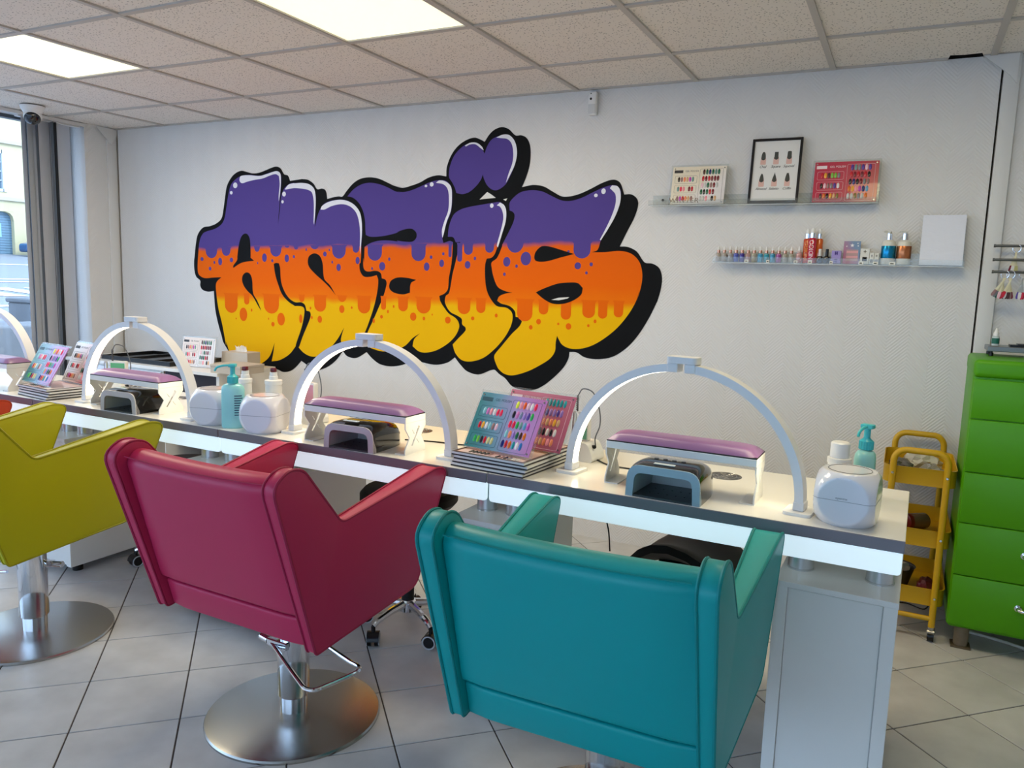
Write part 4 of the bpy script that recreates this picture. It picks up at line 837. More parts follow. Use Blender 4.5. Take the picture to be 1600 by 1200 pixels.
ad_box(3.795, -.045, .036, .03, .066, mat('white_card', (224, 222, 214), .5), 'white product box with a square emblem on the lower wall ledge', [(-.009, .009, .012, .030, (52, 50, 48)), (-.0065, .0065, .0145, .0275, (226, 224, 216)), (-.004, .004, .017, .025, (52, 50, 48)), (-.0015, .0015, .046, .06, (90, 86, 70)), (-.006, .006, .052, .055, (90, 86, 70))])
ad_box(3.823, -.052, .017, .017, .048, mat('white_card'), 'small white and grey carton beside the emblem box', [(-.006, .006, .006, .02, (150, 148, 146)), (-.003, .003, .032, .040, (150, 148, 146))])
ad_box(3.842, -.052, .017, .017, .048, mat('white_card'), 'small white and grey carton beside the blue pump bottle', [(-.006, .006, .006, .02, (150, 148, 146)), (-.003, .003, .032, .040, (150, 148, 146))])
for x, c, nm in ((3.885, (28, 134, 178), 'pump bottle with metallic blue band on the lower wall ledge'), (3.945, (190, 118, 76), 'pump bottle with metallic copper band on the lower wall ledge')):
    t = thing('lotion_bottle', nm, 'bottle', (x, -.04, ZL), group='lotion bottles with metallic bands')
    lathe_obj('body', [(.027, 0), (.028, .003), (.028, .085), (.025, .096), (.016, .103), (.011, .105)], mat('frosted_body', (222, 218, 206), .35), t, 32)
    lathe_obj('metallic_band', [(.0286, .026), (.0288, .0265), (.0288, .078), (.0286, .0785)], mat('band_%d' % c[0], c, .25, .75), t, 32)
    lathe_obj('collar', [(.011, .105), (.011, .131), (.007, .132)], CHROME, t)
    bm = bm_(); lathe(bm, [(.008, .132), (.008, .140), (.004, .141)], 16); tube(bm, [(0, 0, .139), (-.012, -.002, .1405), (-.024, -.004, .1395)], .0032, 8); obj('pump_head', bm, mat('pump_clearish', (206, 206, 198), .3), t)
t = thing('canvas_panel', 'blank white textured canvas leaning at the end of the lower wall ledge', 'canvas', (4.086, -.062, ZL), rot=(R(-9), 0, 0))
bm = bm_(); bx(bm, -.080, .080, 0, .001, .0, .212); obj('canvas_face', bm, mat('canvas_white', (228, 230, 240), .8, bump=.8, bscale=28), t)
bm = bm_(); bx(bm, -.080, .080, .001, .016, 0, .212, .001, 1); obj('stretcher', bm, mat('canvas_side', (120, 118, 122), .8), t)
for k, (x, w) in enumerate(((3.30, .018), (3.395, .014), (3.515, .016), (3.575, .018), (3.663, .013), (3.783, .018), (3.84, .02), (3.905, .024))):
    o = tag(obj('price_tag', bx(bm_(), -w / 2, w / 2, -.0015, 0, 0, .013), mat('tag_white', (232, 230, 222), .5), None, (x, -.0785, ZL - .003)), ['tiny white price tag under the dusty pink dropper bottle', 'tiny white price tag under the sky blue dropper bottles', 'tiny white price tag by the pink dropper bottle', 'tiny white price tag below the red spray bottle', 'tiny white price tag below the black polish bottle', 'tiny white price tag below the glitter card', 'tiny white price tag below the two small cartons', 'tiny white price tag below the metallic pump bottles'][k], 'price tag', 'price tags on the lower ledge')
    obj('print', bx(bm_(), -w * .3, w * .25, -.0019, -.0015, .004, .008), mat('tag_ink', (60, 62, 40), .5), o)
# ------------------------------------------------------------------ card stacks with leaning cards on the desks
GAP_SHADE = mat('card_gap_shade', (40, 38, 42), .5); LITE = mat('card_edge_light', (222, 220, 216), .4)
def card_stack(c, rz, n, w, d, side, top_card):
    for k in range(n):
        j = (k * 7 % 5 - 2) * .0025
        lab = '%s colour card lying in the stack %s' % (('lowest', 'second lowest', 'third', 'topmost')[k], side)
        t = thing('stacked_card', lab, 'colour card', (c[0] + j, c[1] + j * .6, DZ + k * .0118), rz + j * 3, 'flat colour cards ' + side)
        bm = bm_(); bx(bm, -w / 2, w / 2, 0, d, 0, .004, .0006, 1); obj('gap_shade_plate', bm, GAP_SHADE, t)  # dark plate paints the shaded gap under each white board
        bm = bm_(); bx(bm, -w / 2, w / 2, 0, d, .0042, .0112, .0008, 1); obj('clear_block', bm, LITE, t)
        if k == n - 1:
            bm = bm_(); bx(bm, -w / 2 + .012, w / 2 - .012, .012, d - .012, .0112, .0115); obj('printed_card', bm, grad_mat('card_pale_pink', [(226, 206, 204), (214, 176, 180), (220, 196, 190)], (1, .4, 0), 4, .4), t)
            bm = bm_()
            for (a, b, e, f) in ((-w / 2, w / 2, 0, .012), (-w / 2, w / 2, d - .012, d), (-w / 2, -w / 2 + .012, .012, d - .012), (w / 2 - .012, w / 2, .012, d - .012)): bx(bm, a, b, e, f, .0112, .0117)
            obj('dark_border', bm, mat('border_dark', (70, 62, 60), .4), t)
            for q in range(6):
                o = nail(t, -w * .30 + q * .0145, 0, 'x' if q < 5 else 'q', 0); o.location = (-w * .30 + q * .0145, .035, .0117); o.rotation_euler = (R(-90), 0, 0)
                o = nail(t, w * .09 + q * .0145, 0, 'xqxzSS'[q], 0); o.location = (w * .09 + q * .0145, .026, .0117); o.rotation_euler = (R(-90), 0, 0)
    return DZ + n * .0118
zt = card_stack((2.868, -1.738), -.085, 4, .268, .315, 'behind the teal chair', True)
def lean_card(c, rz, tilt, w, h, rows, pm, ink, lab, z):
    t = thing('leaning_card', lab, 'colour card', (c[0], c[1], z + .0088), rot=(tilt, 0, rz))
    swatch_board(t, w, h, rows, pm, ink, True)
    # clear easel foot behind the sheet
    bm = bm_(); bx(bm, -w / 2 - .006, w / 2 + .006, .007, .01, -.0035, .0); obj('easel_foot', bm, CLEAR, t)
    return t
lean_card((2.868, -1.690), -.17, R(-30), .255, .19, SUMMER, CARDT, 'teal', 'teal and mauve nail colour card leaning on the stack behind the teal chair', zt)
lean_card((2.925, -1.585), -.17, R(-28), .255, .19, BLUSH, CARDP, 'rose', 'dusty pink nail colour card leaning behind the teal and mauve one', zt)
zt1 = card_stack((.535, -1.688), -.12, 4, .262, .24, 'behind the lime chair', True)
lean_card((.475, -1.640), -.16, R(-30), .265, .19, SUMMER, CARDT, 'teal', 'teal and mauve nail colour card leaning on the stack behind the lime chair', zt1)
lean_card((.595, -1.530), -.16, R(-24), .25, .19, WINTER, grad_mat('card_white_rose', [(228, 222, 220), (226, 196, 192), (206, 96, 100), (204, 100, 104)], (1, 0, -.3), 3.4, .38), 'dark', 'white and rose nail colour card leaning at the window-side card stack', zt1)
# ------------------------------------------------------------------ nail drills
def drill(c, rz, panel_c, pname, lab, hw=.014):
    t = thing('nail_drill', lab, 'nail drill', (c[0], c[1], DZ), rz, 'nail drill machines')
    bm = bm_(); prism(bm, rpoly([(-.05, 0), (.05, 0), (.05, .022), (.03, .062), (-.03, .062), (-.05, .022)], .012, 4), XZ, -.045, .045); obj('base', bm, WPLA, t)
    bm = bm_(); prism(bm, rpoly([(-hw - .004, .0), (hw + .004, 0), (hw + .004, .098), (-hw - .004, .098)], .006, 3), XZ, -.010, .012); o = obj('control_tower', bm, WPLA, t, (-.004, 0, .062))
    bm = bm_(); bx(bm, -hw, hw, -.0012, 0, .006, .09, .0004, 1); obj('coloured_panel', bm, mat('panel_' + pname, panel_c, .3), o, (0, -.010, 0))
    bm = bm_(); lathe(bm, [(.009, .03), (.010, .06), (.010, .125), (.0085, .13), (.0085, .15), (.005, .16)], 18, (-.034 - max(0, hw - .014), -.02, 0)); hp = obj('handpiece', bm, ALU, t)
    bm = bm_(); tube(bm, [(-.034 + .002 * math.sin(k * 2.1), .002 * math.cos(k * 2.1), .16 + k * .0022) for k in range(24)], .0034, 6); obj('strain_relief', bm, mat('spring_grey', (84, 84, 88), .5), hp)
    bm = bm_(); tube(bm, crom([(-.034, 0, .21), (-.018, .004, .235), (.02, .006, .225), (.045, .006, .17), (.05, .004, .12), (.036, .002, .075), (.04, 0, .045)], 6, False, 100), .0022, 8); obj('cord', bm, mat('cord_grey', (96, 98, 102), .5), t)
    bm = bm_(); cyl(bm, (.034, -.012, .048), (.046, -.018, .05), .006, n=14); obj('knob', bm, BLACKP, t)
drill((3.055, -1.40), -.1, (120, 190, 160), 'green', 'white nail drill with pale green panel behind the teal chair lamp')
drill((1.905, -1.43), -.1, (216, 150, 168), 'pink', 'white nail drill with pink panel behind the raspberry chair lamp', .024)
drill((.775, -1.43), .35, (96, 178, 128), 'green2', 'white nail drill with green panel behind the lime chair lamp', .034)
for k, P in enumerate(([(3.10, -1.40, DZ + .003), (3.16, -1.45, DZ + .003), (3.24, -1.46, DZ + .003), (3.33, -1.45, DZ + .003), (3.40, -1.47, DZ + .003), (3.42, -1.52, DZ + .003)],
                       [(2.40, -1.50, DZ + .003), (2.50, -1.47, DZ + .003), (2.62, -1.455, DZ + .003), (2.78, -1.37, DZ + .003), (2.90, -1.345, DZ + .003), (2.985, -1.385, DZ + .003)])):
    bm = bm_(); tube(bm, crom(P, 6, False, 100), .0026, 8)
    tag(obj('power_cord', bm, BLACKP), ['thin black cord crossing the desk behind the teal chair', 'thin black cord crossing the desk behind the raspberry chair'][k], 'cord')
# ------------------------------------------------------------------ side counter by the window corner
CY = -.50
t = thing('side_counter', 'white side counter with dark open niche against the mural wall', 'counter', (-.20, 0, 0))
bm = bm_(); bx(bm, -.82, .58, CY, -.02, .728, .748, .001, 1); obj('counter_top', bm, WHITE, t)
bm = bm_(); bx(bm, -.80, .10, CY + .02, -.02, .05, .728); obj('cabinet_body', bm, WHITE, t)
bm = bm_(); bx(bm, -.79, .085, CY + .008, CY + .02, .10, .715, .001, 1); obj('cabinet_door', bm, mat('pale_door', (226, 230, 236), .3), t)
bm = bm_(); bx(bm, .10, .57, -.04, -.02, .05, .728); bx(bm, .10, .57, CY + .03, -.04, .05, .07); obj('niche_lining', bm, mat('niche_dark', (38, 26, 34), .6), t)
bm = bm_(); bx(bm, .55, .575, CY + .02, -.04, .05, .728); obj('end_panel', bm, WHITE, t)
bm = bm_(); bx(bm, .11, .545, CY + .025, CY + .04, .40, .727); obj('niche_shade_sheet', bm, mat('niche_dark'), t)  # dark sheet across the open niche stands in for its shade
ZC = .748
t = thing('display_tray', 'flat black divided tray lying on the side counter', 'tray', (-.41, -.24, ZC), R(-2))
bm = bm_(); bx(bm, -.34, .34, -.20, .20, 0, .006); obj('tray_floor', bm, mat('tray_grey', (96, 100, 106), .35), t)
for a, b, c_, d in ((-.34, .34, -.20, -.185), (-.34, .34, .185, .20), (-.34, -.325, -.185, .185), (.325, .34, -.185, .185)):
    bm = bm_(); bx(bm, a, b, c_, d, 0, .028, .001, 1); obj('tray_rim', bm, BLACKP, t)
for x in (-.12, .13):
    bm = bm_(); bx(bm, x - .008, x + .008, -.185, .185, .006, .024); obj('tray_divider', bm, BLACKP, t)
for k, x in enumerate((-.27, -.20)):
    tag(obj('clear_pot', lathe(bm_(), [(.026, 0), (.028, .002), (.028, .022), (.026, .024)], 20), clear('pot_clear', (225, 228, 232), .08, .6), None, (x, -.10, ZC + .0062)), ['small clear pot in the black tray, window side', 'small clear pot in the black tray, boxes side'][k], 'pot', 'clear pots in the tray')
t = thing('nail_colour_card', 'white winter nail colour card standing on the side counter', 'colour card', (.055, -.36, ZC + .0045), rot=(R(-9), 0, R(4)))
swatch_board(t, .262, .18, WINTER, grad_mat('card_white_gold', [(232, 214, 200), (228, 226, 226), (222, 216, 214)], (1, 0, -1), 4, .5), 'dark', True)
t = thing('carton', 'plain beige cardboard box at the end of the side counter', 'box', (.425, -.385, ZC), R(3)); BEI = mat('beige_card', (196, 188, 174), .7)
bm = bm_(); bx(bm, -.115, .115, -.10, .10, 0, .038, .001, 1); obj('box_body', bm, BEI, t); bm = bm_(); bx(bm, -.117, .117, -.102, .102, .038, .052, .001, 1); obj('box_lid', bm, BEI, t)
t = thing('tissue_box', 'pale tissue box with a white tissue behind the standing card', 'box', (.255, -.19, ZC), R(5))
bm = bm_(); bx(bm, -.10, .10, -.06, .06, 0, .10, .001, 1); obj('box_body', bm, mat('tissue_card', (198, 192, 182), .7), t)
bm = bm_(); V = []
for i in range(13):
    row = []
    for j in range(4):
        u = -1 + i / 6; row.append(bm.verts.new((u * .045, .012 * math.sin(i * 1.7 + j) * j / 3, .099 + .012 * j + .007 * math.sin(i * 2.3) * j / 3)))
    V.append(row)
for i in range(12):
    for j in range(3): bm.faces.new((V[i][j], V[i + 1][j], V[i + 1][j + 1], V[i][j + 1]))
obj('tissue', bm, mat('tissue_white', (236, 234, 232), .8), t)
# ------------------------------------------------------------------ technician stools
def caster(parent, p, az):
    d = Vector((math.cos(az), math.sin(az), 0)); s = Vector((-d.y, d.x, 0))
    bm = bm_(); c = Vector((p[0], p[1], .026))
    for k in (-1, 1): cyl(bm, c + s * (k * .006), c + s * (k * .021), .026, n=24)
    w = obj('caster_wheel', bm, BLACKP, parent)
    bm = bm_()
    for k in (-1, 1):
        e = c + s * (k * .0212); tube(bm, [e + d * (.0235 * math.cos(a * math.pi / 10)) + Vector((0, 0, .0235 * math.sin(a * math.pi / 10))) for a in range(20)], .0028, 6, True)
    obj('tyre_ring', bm, mat('tyre_grey', (188, 188, 190), .4), w)
    bm = bm_(); lathe(bm, [(.008, .05), (.008, .075)], 12, (p[0], p[1], 0))
    V = []
    for k in range(9):
        a = math.pi * k / 8; q = c + d * (.030 * math.cos(a)) + Vector((0, 0, .030 * math.sin(a))); V.append((bm.verts.new(q - s * .0225), bm.verts.new(q + s * .0225)))
    for a, b in zip(V, V[1:]): bm.faces.new((a[0], a[1], b[1], b[0]))
    obj('caster_hood', bm, BLACKP, w)
def stool(c, a0, lab, seat, zs, saddle=False, rz=0, rad=.235):
    t = thing('technician_stool', lab, 'stool', (c[0], c[1], 0), 0, 'technician stools behind the desks')
    bm = bm_(); lathe(bm, [(.026, .075), (.032, .08), (.032, .118), (.026, .124)], 24); obj('hub', bm, CHROME, t)
    for k in range(5):
        a = a0 + k * 2 * math.pi / 5; d = Vector((math.cos(a), math.sin(a), 0))
        bm = bm_(); tube(bm, [d * .02 + Vector((0, 0, .108)), d * rad * .5 + Vector((0, 0, .102)), d * rad * .88 + Vector((0, 0, .088)), d * rad + Vector((0, 0, .074))], .012, 10, rs=[.016, .014, .012, .010]); obj('leg', bm, CHROME, t)
        caster(t, d * rad, a + .7)
    bm = bm_(); lathe(bm, [(.024, .124), (.024, .25), (.016, .252), (.016, zs - .05)], 20); obj('gas_column', bm, BLACKM, t)
    bm = bm_()
    if saddle:
        nx, ny = 20, 20; V = []
        for i in range(nx + 1):
            th = 2 * math.pi * i / nx; row = []
            for j in range(ny // 2 + 1):
                r = j / (ny / 2); x = .215 * r * math.cos(th) * (1 + .12 * math.sin(th)); y = .19 * r * math.sin(th)
                z = zs + .03 * (x / .18) ** 2 * -2.4 + .05 * (y / .19) ** 2 * (1.2 if y < 0 else .55) - .02 * r ** 6
                row.append((x, y, z))
            V.append(row)
        top = [[bm.verts.new(p) for p in row] for row in V[:-1]]; bot = [[bm.verts.new((p[0] * .97, p[1] * .97, p[2] - .055 * (1 - .5 * (j / (ny / 2)) ** 4))) for j, p in enumerate(row)] for row in V[:-1]]
        for i in range(nx):
            for j in range(ny // 2):
                for L_ in (top, bot):
                    try: bm.faces.new((L_[i][j], L_[(i + 1) % nx][j], L_[(i + 1) % nx][j + 1], L_[i][j + 1]))
                    except ValueError: pass
            bm.faces.new((top[i][-1], top[(i + 1) % nx][-1], bot[(i + 1) % nx][-1], bot[i][-1]))
        bmesh.ops.remove_doubles(bm, verts=bm.verts, dist=1e-5); bmesh.ops.recalc_face_normals(bm, faces=bm.faces)
    else:
        lathe(bm, [(.10, zs - .05), (.17, zs - .048), (.185, zs - .03), (.185, zs - .005), (.17, zs + .012), (.08, zs + .02), (.0, zs + .021)], 40)
    obj('seat', bm, mat('black_vinyl', (12, 12, 13), .6, spec=.3), t, rot=(0, 0, rz))
    bm = bm_(); bx(bm, -.08, .08, -.08, .08, zs - .075, zs - .05, .004, 1); obj('seat_plate', bm, BLACKM, t)
    bm = bm_(); tube(bm, [(.0, -.05, zs - .065), (.12, -.06, zs - .07), (.19, -.06, zs - .075)], .005, 8); obj('height_lever', bm, BLACKM, t)
stool((2.358, -1.405), R(-100), 'black stool with chrome star base behind the raspberry chair', None, .55, rad=.18)
stool((3.405, -1.315), R(-28), 'black saddle stool on casters behind the teal chair', None, .515, True, R(-8), rad=.225)
stool((1.10, -1.36), R(-142), 'black stool with casters behind the lime chair', None, .47, rad=.22)
# black cord hanging under the desk
bm = bm_(); tube(bm, crom([(3.07, -1.27, .735), (3.055, -1.27, .66), (3.075, -1.275, .60), (3.11, -1.28, .50), (3.12, -1.28, .42)], 5, False, 100), .0028, 8)
tag(obj('power_cord', bm, BLACKP), 'black cord hanging below the desk beside the narrow pedestal', 'cord')
# ------------------------------------------------------------------ yellow trolley
YEL = mat('yellow_enamel', (202, 158, 14), .38, coat=.1)
t = thing('utility_trolley', 'yellow three-tier metal trolley between the desk and the green drawers', 'trolley', (4.078, -.25, 0))
def tray_shell(w, d, h, r, th=.0025):
    bm = bm_(); P = rpoly([(-w, -d), (w, -d), (w, d), (-w, d)], r, 6); n = len(P)
    rings = [(0, 0, .985), (0, 0, 1), (h, 0, 1), (h + .004, 0, 1.015), (h + .004, 0, .99), (th + .001, 0, .985)]
    V = [[bm.verts.new((p.x * s, p.y * s, z)) for p in P] for z, _, s in rings]
    for a, b in zip(V, V[1:]):
        for i in range(n): bm.faces.new((a[i], a[(i + 1) % n], b[(i + 1) % n], b[i]))
    bm.faces.new(V[0][::-1]); bm.faces.new(V[-1]); bmesh.ops.recalc_face_normals(bm, faces=bm.faces)
    return mesh(bm, 'tray', 40)
tm = tray_shell(.128, .198, .064, .045)
for z in (.612, .371, .137): obj('tray', tm, YEL, t, (0, 0, z))
LX = .094
for sy in (-1, 1):
    y = sy * .208
    P = [(LX, y, .058)] + [(LX, y, .66)] + [(LX - .045 + .045 * math.cos(a * math.pi / 16), y, .70 + .048 * math.sin(a * math.pi / 16)) for a in range(1, 8)] + [(-LX + .045 - .045 * math.cos((8 - a) * math.pi / 16), y, .70 + .048 * math.sin((8 - a) * math.pi / 16)) for a in range(0, 9)] + [(-LX, y, .66), (-LX, y, .058)]
    bm = bm_(); tube(bm, P, .0125, 12); fo = obj('handle_frame', bm, YEL, t)
    bm = bm_(); cyl(bm, (-LX, y, .09), (LX, y, .09), .010, n=12); obj('cross_bar', bm, YEL, fo)
    for sx in (-1, 1):
        for z in (.655, .41, .175):
            bm = bm_(); cyl(bm, (sx * LX, y + sy * .011, z), (sx * LX, y + sy * .0145, z), .006, .004, n=12); obj('bolt', bm, CHROME, fo)
        bm = bm_(); lathe(bm, [(.013, .04), (.013, .058)], 14, (sx * LX, y, 0)); bx(bm, sx * LX - .016, sx * LX + .016, y - .014, y + .014, .030, .046, .004, 1); cb = obj('caster_fork', bm, STEEL, t)
        bm = bm_(); cyl(bm, (sx * LX - .011, y, .0215), (sx * LX + .011, y, .0215), .0215, n=20); obj('caster_wheel', bm, BLACKP, cb)
def crumple(name, lab, cat, p, s, m, seed, amp=.35, rot=0):
    rnd = random.Random(seed); bm = bm_(); bmesh.ops.create_icosphere(bm, subdivisions=3, radius=1)
    for v in bm.verts:
        k = 1 + amp * (rnd.random() - .6); v.co = (v.co.x * k * s[0], v.co.y * k * s[1], max(v.co.z * k, -.55) * s[2] + .55 * s[2])
    return tag(obj(name, bm, m, None, p, (0, 0, rot), ang=12), lab, cat)
PLAS = mat('crinkled_plastic', (150, 144, 134), .22, coat=.4, trans=.25)
z1 = .612 + .0036
crumple('plastic_bag', 'crinkled dark plastic packets heaped at the front of the top trolley tray', 'packet', (4.01, -.29, z1), (.048, .08, .042), mat('crinkled_dark', (72, 66, 60), .3, coat=.4), 3)
crumple('plastic_bag', 'crinkled clear plastic packet in the middle of the top trolley tray', 'packet', (4.125, -.34, z1), (.048, .068, .04), PLAS, 5)
crumple('plastic_bag', 'pale crinkled plastic packet at the wall end of the top trolley tray', 'packet', (4.09, -.15, z1), (.075, .07, .045), mat('crinkled_pale', (206, 200, 186), .3, coat=.3, trans=.2), 9)
z2 = .371 + .0036
t2 = thing('jar', 'glass jar with dark red lid lying in the middle trolley tray', 'jar', (4.09, -.22, z2 + .034), rot=(R(90), 0, R(-50)))
bm = bm_(); lathe(bm, [(.030, -.045), (.033, -.04), (.033, .035), (.028, .04)], 24); obj('glass_body', bm, mat('jar_body', (120, 96, 80), .2, coat=.4), t2); bm = bm_(); lathe(bm, [(.034, .034), (.034, .052), (.030, .054)], 24); obj('lid', bm, mat('jar_lid', (110, 26, 20), .35), t2)
crumple('plastic_bag', 'grey crinkled packet lying in the middle trolley tray', 'packet', (4.02, -.36, z2), (.052, .06, .028), PLAS, 12)
crumple('plastic_bag', 'flat clear packet at the corner of the middle trolley tray', 'packet', (4.15, -.36, z2), (.035, .05, .022), mat('crinkled_pale'), 15)
z3 = .137 + .0036
t2 = thing('bowl', 'dark grey plastic bowl in the bottom trolley tray', 'bowl', (4.03, -.27, z3)); bm = bm_(); lathe(bm, [(.045, 0), (.05, .003), (.072, .082), (.076, .086), (.07, .083), (.047, .006)], 28); obj('shell', bm, mat('bowl_grey', (58, 60, 62), .4), t2)
crumple('plastic_bag', 'clear plastic wrap piled in the dark grey bowl', 'packet', (4.03, -.27, z3 + .06), (.05, .05, .03), mat('crinkled_pale'), 21)
crumple('packet', 'dark red packet beside the grey bowl in the bottom trolley tray', 'packet', (4.145, -.33, z3), (.035, .07, .045), mat('packet_red', (96, 26, 36), .35), 23, .2)
# ------------------------------------------------------------------ green drawer cabinet
GRN = mat('lime_green_lacquer', (76, 152, 0), .4, spec=.35)
t = thing('drawer_cabinet', 'lime green metal drawer cabinet with chrome handles against the wall', 'cabinet', (4.218, -.50, 0))
CW, CD_ = .62, .37
bm = bm_(); bx(bm, 0, CW, .012, CD_, .085, 1.117, .018, 4); obj('cabinet_body', bm, GRN, t)
zs = [1.047, .898, .697, .502, .299, .100]
for k, (zt_, zb_) in enumerate(zip(zs, zs[1:])):
    bm = bm_(); bx(bm, .004, CW - .004, 0, .03, zb_ + .002, zt_ - .0015, .004, 2); dr = obj('drawer', bm, GRN, t)
    if k >= 2:
        zz = (zt_ + zb_) / 2 + .012
        bm = bm_(); tube(bm, crom([(.222, .002, zz), (.222, -.026, zz), (.235, -.034, zz), (CW - .235, -.034, zz), (CW - .222, -.026, zz), (CW - .222, .002, zz)], 5, False, 100), .007, 12)
        for x in (.222, CW - .222): cyl(bm, (x, .001, zz), (x, -.008, zz), .0125, n=16)
        obj('drawer_handle', bm, CHROME, dr)
bm = bm_(); bx(bm, -.002, CW + .002, -.002, CD_ + .002, 1.052, 1.119, .018, 4); obj('top_cap', bm, GRN, t)
for x in (.058, CW - .058):
    for y in (.06, CD_ - .06):
        bm = bm_(); lathe(bm, [(.024, .006), (.025, .01), (.026, .085)], 18, (x, y, 0)); ft = obj('foot', bm, mat('worn_foot', (122, 108, 88), .6, var=.4, vscale=30), t)
        bm = bm_(); bx(bm, x - .034, x + .034, y - .034, y + .034, 0, .006, .001, 1); obj('foot_plate', bm, mat('foot_plate', (92, 80, 62), .7, var=.3, vscale=40), ft)
bm = bm_(); tube(bm, crom([(4.30, -.30, .008), (4.42, -.33, .008), (4.55, -.38, .008), (4.72, -.42, .008), (4.95, -.40, .008)], 6, False, 100), .006, 10)
tag(obj('power_cord', bm, mat('cord_white', (206, 202, 190), .5)), 'white cable on the floor under the green cabinet', 'cord')
bm = bm_(); tube(bm, crom([(4.02, -.12, .004), (4.09, -.10, .004), (4.16, -.13, .004), (4.19, -.05, .05), (4.21, -.02, .16), (4.20, -.012, .24), (4.12, -.012, .25)], 6, False, 100), .003, 8)
tag(obj('power_cord', bm, BLACKP), 'thin black cable on the wall behind the yellow trolley', 'cord')
# things on the green cabinet
t = thing('metal_shelf', 'grey metal riser shelf standing on the green cabinet', 'shelf', (4.52, -.215, 1.119))
bm = bm_(); bx(bm, -.25, .25, -.07, .07, .018, .038, .002, 1); obj('shelf_plate', bm, mat('grey_metal', (128, 132, 136), .35, .5), t)
for x in (-.235, .235):
    for y in (-.055, .055):
        bm = bm_(); lathe(bm, [(.008, 0), (.008, .012), (.005, .013), (.005, .018)], 12, (x, y, 0)); obj('foot', bm, BLACKP, t)
ZS = 1.119 + .0383
t = thing('dropper_vial', 'small white-capped vial with green label on the grey riser shelf', 'bottle', (4.298, -.235, ZS))
bm = bm_(); lathe(bm, [(.0125, 0), (.013, .001), (.013, .034), (.008, .038)], 20); obj('body', bm, mat('vial_body', (196, 206, 204), .25), t)
bm = bm_(); lathe(bm, [(.0133, .008), (.0134, .0085), (.0134, .029), (.0133, .0295)], 20); obj('label', bm, mat('vial_label', (22, 98, 80), .4), t)
bm = bm_(); lathe(bm, [(.0095, .038), (.0095, .05), (.006, .054), (.003, .068)], 16); obj('cap', bm, WPLA, t)
t = thing('black_case', 'flat black case lying on the grey riser shelf', 'case', (4.40, -.235, ZS)); bm = bm_(); bx(bm, -.055, .055, -.03, .03, 0, .008, .001, 1); obj('base', bm, BLACKP, t); bm = bm_(); bx(bm, -.03, .03, -.025, .025, .008, .012, .001, 1); obj('lid', bm, mat('case_grey', (60, 62, 64), .4), t)
t = thing('black_box', 'upright black box on the grey riser shelf', 'box', (4.50, -.20, ZS)); bm = bm_(); bx(bm, -.05, .05, -.04, .04, 0, .075, .001, 1); obj('carton', bm, BLACKM, t); bm = bm_(); bx(bm, -.03, .02, -.0405, -.04, .02, .03); obj('print', bm, WPLA, t)
# rail organiser with nail sample rings
t = thing('wall_rail', 'three grey metal rods fixed to the wall above the green cabinet', 'rail', (4.55, 0, 1.5))
for z, y in ((.051, -.05), (-.005, -.065), (-.054, -.085)):
    bm = bm_(); cyl(bm, (-.275, y, z), (.30, y, z), .0055, n=14); cyl(bm, (-.279, y, z), (-.272, y, z), .0068, n=14); rd = obj('rod', bm, mat('rod_grey', (112, 112, 110), .35, .7), t)
    for x in (-.16, .26): bm = bm_(); cyl(bm, (x, y, z), (x, -.001, z), .004, n=10); obj('bracket', bm, mat('rod_grey'), rd)
def tip_mesh():
    bm = bm_(); P = rpoly([(-.0022, 0), (.0022, 0), (.0052, -.066), (.0046, -.078), (0, -.082), (-.0046, -.078), (-.0052, -.066)], .002, 2); prism(bm, P, XZ, -.0009, .0009); return mesh(bm, 'sample_stick')
STK = tip_mesh(); STK.materials.append(mat('sample_cream', (226, 216, 178), .35))
bmn = bm_(); prism(bmn, rpoly([(-.0056, -.056), (.0056, -.056), (.0056, -.077), (.003, -.084), (-.003, -.084), (-.0056, -.077)], .003, 3), XZ, -.0016, .0013); STN = mesh(bmn, 'painted_tip'); STN.materials.append(mat('nail_base'))
def ring(x, y, z, chs, lab, spread, base=0, cream=True):
    t = thing('nail_sample_ring', lab, 'nail samples', (x, y, z), 0, 'nail sample rings on the wall rods')
    bm = bm_(); tube(bm, [(.0, .016 * math.cos(a * math.pi / 12), -.010 + .016 * math.sin(a * math.pi / 12)) for a in range(24)], .0011, 6, True); obj('wire_ring', bm, CHROME, t, rot=(0, 0, R(55)))
    n = len(chs)
    for k, ch in enumerate(chs):
        a = base + spread * (k - (n - 1) / 2)
        o = obj('sample_stick', STK, None, t, (.0015 * (k - n / 2), -.003 * (k % 3) - .001 * k, -.024), (0, R(a), 0))
        if not cream: o.material_slots[0].link = 'OBJECT'; o.material_slots[0].material = clear('stick_clear', (232, 234, 236), .06, .75)
        c = obj('painted_tip', STN, None, o); c.material_slots[0].link = 'OBJECT'; c.material_slots[0].material = mat('nail_' + ch, PAL[ch], .18, coat=.4)
ring(4.318, -.088, 1.446, 'nRlGzq', 'cream nail sample sticks on a ring at the free end of the lowest rod', 7, 14)
ring(4.338, -.090, 1.446, 'dqnnwR', 'cream nail sample sticks on the second ring of the lowest rod', 6, 4)
ring(4.380, -.090, 1.446, 'RrwV', 'clear nail sample sticks on the third ring of the lowest rod', 6, 2, False)
ring(4.405, -.092, 1.446, 'VNkx', 'dark-tipped clear nail sample sticks on the fourth ring of the lowest rod', 6, -2, False)
ring(4.352, -.052, 1.551, 'eewd', 'pale nail sample sticks hanging from the topmost rod', 7, 4)
